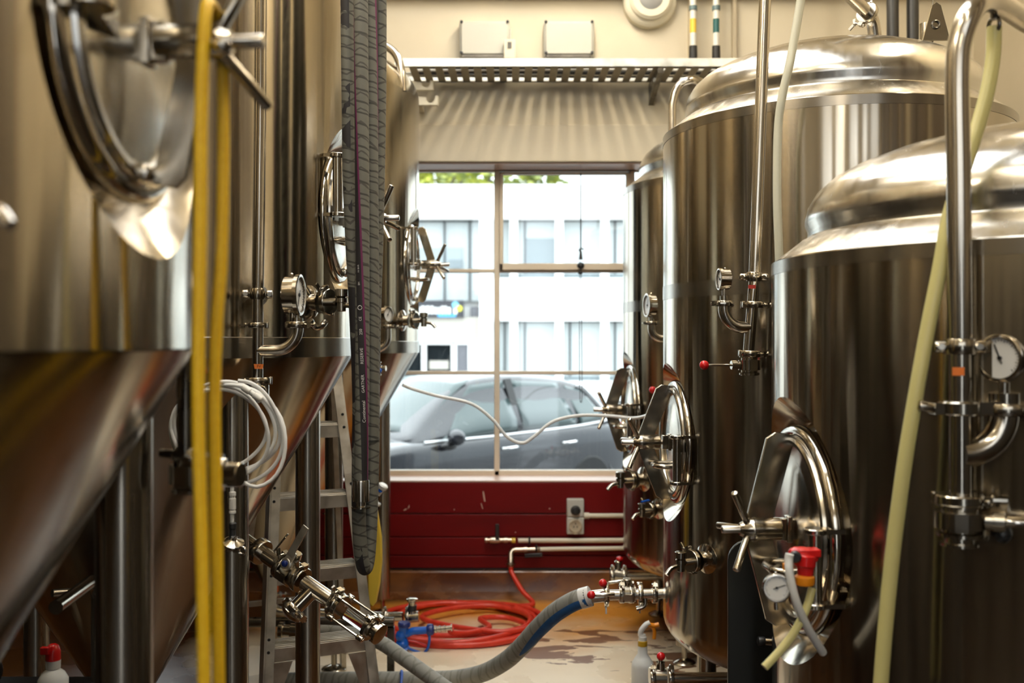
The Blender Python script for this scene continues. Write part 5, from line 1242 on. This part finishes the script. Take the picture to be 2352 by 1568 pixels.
def sec(w_, zb, zt, belt, crown=.03, tuck=.05):
    return [(0, zb), (w_ * .8, zb), (w_ - tuck, zb + .04), (w_ - .01, zb + .22), (w_, zb + .42), (w_ - .012, belt), (w_ - .05, belt + .02 + (zt - belt) * .55), (w_ * .72, zt), (0, zt + crown)]
st = [(-2.22, sec(.72, .42, .86, .74)), (-2.16, sec(.84, .32, .98, .84)), (-1.85, sec(.91, .26, 1.06, .95)), (-1.3, sec(.925, .22, 1.05, .97)), (-.6, sec(.925, .20, 1.02, .95)), (.2, sec(.92, .20, 1.0, .93)), (.85, sec(.92, .20, .99, .91)), (1.2, sec(.92, .22, 1.0, .90)), (1.65, sec(.905, .25, .93, .84)), (2.0, sec(.85, .28, .84, .74)), (2.2, sec(.70, .34, .70, .60)), (2.26, sec(.5, .42, .60, .55))]
body(st, 'body', PAINT)
def csec(w0, z0, w1, z1): return [(0, z0), (w0, z0), (w0 * .985, z0 + (z1 - z0) * .3), (w1 * 1.06, z0 + (z1 - z0) * .72), (w1, z1 - .02), (w1 * .75, z1 + .012), (0, z1 + .035)]
cst = [(-2.08, csec(.80, .97, .70, 1.03)), (-1.86, csec(.84, .95, .66, 1.30)), (-1.55, csec(.86, .94, .64, 1.50)), (-1.0, csec(.87, .93, .635, 1.595)), (-.3, csec(.87, .92, .635, 1.63)), (.25, csec(.87, .91, .63, 1.585)), (.62, csec(.86, .91, .66, 1.36)), (.98, csec(.85, .92, .72, 1.10)), (1.18, csec(.83, .93, .76, .99))]
body(cst, 'cabin', PAINT)
def side_pt(x, t, off=.012):
    """point on the left flank of the cabin: t 0 at belt, 1 at roof rail"""
    for i in range(len(cst) - 1):
        if cst[i][0] <= x <= cst[i + 1][0]:
            f = (x - cst[i][0]) / (cst[i + 1][0] - cst[i][0]); A_, B_ = cst[i][1], cst[i + 1][1]
            pa = [V((0, A_[j][0] * (1 - f) + B_[j][0] * f, A_[j][1] * (1 - f) + B_[j][1] * f)) for j in range(1, 5)]
            break
    s_ = t * 3; j = min(int(s_), 2); q = pa[j].lerp(pa[j + 1], s_ - j)
    n_ = V((0, 1, .35)).normalized(); return V((x, q.y, q.z)) + n_ * off
def pane(name, quad, mat, n=8):
    """glass panel between bottom and top lines given as (x, t) corners: bl, br, tr, tl"""
    for s_ in (1, -1):
        b = MB(CM); G_ = []
        for i in range(n + 1):
            u = i / n; row = []
            for j in range(n + 1):
                v = j / n
                x = (quad[0][0] * (1 - u) + quad[1][0] * u) * (1 - v) + (quad[3][0] * (1 - u) + quad[2][0] * u) * v
                t = (quad[0][1] * (1 - u) + quad[1][1] * u) * (1 - v) + (quad[3][1] * (1 - u) + quad[2][1] * u) * v
                p = side_pt(x, t, -.004); p.y *= s_; row.append(b._v(p))
            G_.append(row)
        for i in range(n):
            for j in range(n): b._f((G_[i][j], G_[i + 1][j], G_[i + 1][j + 1], G_[i][j + 1]))
        o = b.build(name, mat, car); sm = o.modifiers.new('thick', 'SOLIDIFY'); sm.thickness = .012; sm.offset = 0
pane('side_window', [(-.27, .16), (.80, .16), (.22, .90), (-.27, .90)], CGLASS)
pane('side_window', [(-1.18, .18), (-.36, .16), (-.36, .90), (-1.08, .88)], CGLASS)
pane('quarter_window', [(-1.70, .32), (-1.26, .14), (-1.18, .86), (-1.45, .80)], CGLASS)
# windscreen
b = MB(CM); G_ = []
for i in range(9):
    v = i / 8; x = 1.10 - .80 * v; row = []
    for j in range(13):
        u = j / 12 * 2 - 1
        for q in range(len(cst) - 1):
            if cst[q][0] <= x <= cst[q + 1][0]:
                f = (x - cst[q][0]) / (cst[q + 1][0] - cst[q][0]); wd = cst[q][1][4][0] * (1 - f) + cst[q + 1][1][4][0] * f; zt_ = cst[q][1][6][1] * (1 - f) + cst[q + 1][1][6][1] * f
        row.append(b._v((x + .012 - .10 * u * u, u * wd * .97, zt_ - .035 * u * u + .006)))
    G_.append(row)
for i in range(8):
    for j in range(12): b._f((G_[i][j], G_[i + 1][j], G_[i + 1][j + 1], G_[i][j + 1]))
o = b.build('windscreen', CGLASS, car); sm = o.modifiers.new('thick', 'SOLIDIFY'); sm.thickness = .01
for s_ in (1, -1):
    def SP(x, t, off=.012):
        p = side_pt(x, t, off); p.y *= s_; return p
    b = MB(CM); b.tube(spline([V((-1.62, s_ * .845, 1.045)), V((-1.2, s_ * .868, 1.02)), V((-.6, s_ * .872, 1.0)), V((0, s_ * .87, .985)), V((.5, s_ * .868, .978)), V((.98, s_ * .86, .972))], 4), .014, 8); b.tube(spline([V((-1.62, s_ * .845, 1.045)), SP(-1.76, .34, .014), SP(-1.74, .46, .014), SP(-1.52, .84, .014), SP(-1.40, .92, .014)], 5), .015, 8); b.build('chrome_trim', TRIMC, car)
    for x in (-.12, -1.02):
        b = MB(CM); b.tube(spline([V((x + .11, s_ * .915, .845)), V((x + .06, s_ * .945, .85)), V((x - .06, s_ * .945, .855)), V((x - .11, s_ * .915, .855))], 4), .014, 10); b.build('door_handle', CHROME, car)
    b = MB(CM); b.ball((.70, s_ * 1.02, 1.02), .115, (.65, 1.05, .72)); b.build('wing_mirror', PAINT, car)
    b = MB(CM); b.bar((.74, s_ * .90, .93), (.72, s_ * .98, .97), .06, .04); b.ball((.74, s_ * .95, .93), .07, (1.4, .8, .6)); b.build('mirror_foot', BLACKP, car)
    for x in (1.38, -1.36):
        b = MB(CM); b.turn((x, s_ * .72, .345), (0, s_, 0), [(0, .30), (.02, .335), (.19, .335), (.215, .31), (.215, .24)], 36); wh = b.build('wheel', TYRE, car)
        b = MB(CM); b.turn((x, s_ * .915, .345), (0, s_, 0), [(0, .245), (.015, .245), (.015, .21), (-.05, .20)], 32, False)
        for k_ in range(5):
            a = k_ * 1.2566; b.bar((x, s_ * .925, .345), (x + .225 * math.cos(a), s_ * .915, .345 + .225 * math.sin(a)), .06, .03, (0, 1, 0))
        b.cyl((x, s_ * .90, .345), (x, s_ * .94, .345), .06); b.build('rim', RIM, wh)
        b = MB(CM); b.torus((x, s_ * .86, .365), (0, 1, 0), .375, .045, 40, 8); b.build('wheel_arch', BLACKP, car)
    b = MB(CM); b.ball((-2.02, s_ * .80, .92), .16, (.7, .55, .6)); b.build('tail_lamp', LAMPG, car)
    b = MB(CM); b.bar((-.35, s_ * .84, 1.0), (-.30, s_ * .655, 1.57), .10, .02, (0, 1, .3)); b.build('door_pillar', BLACKP, car)
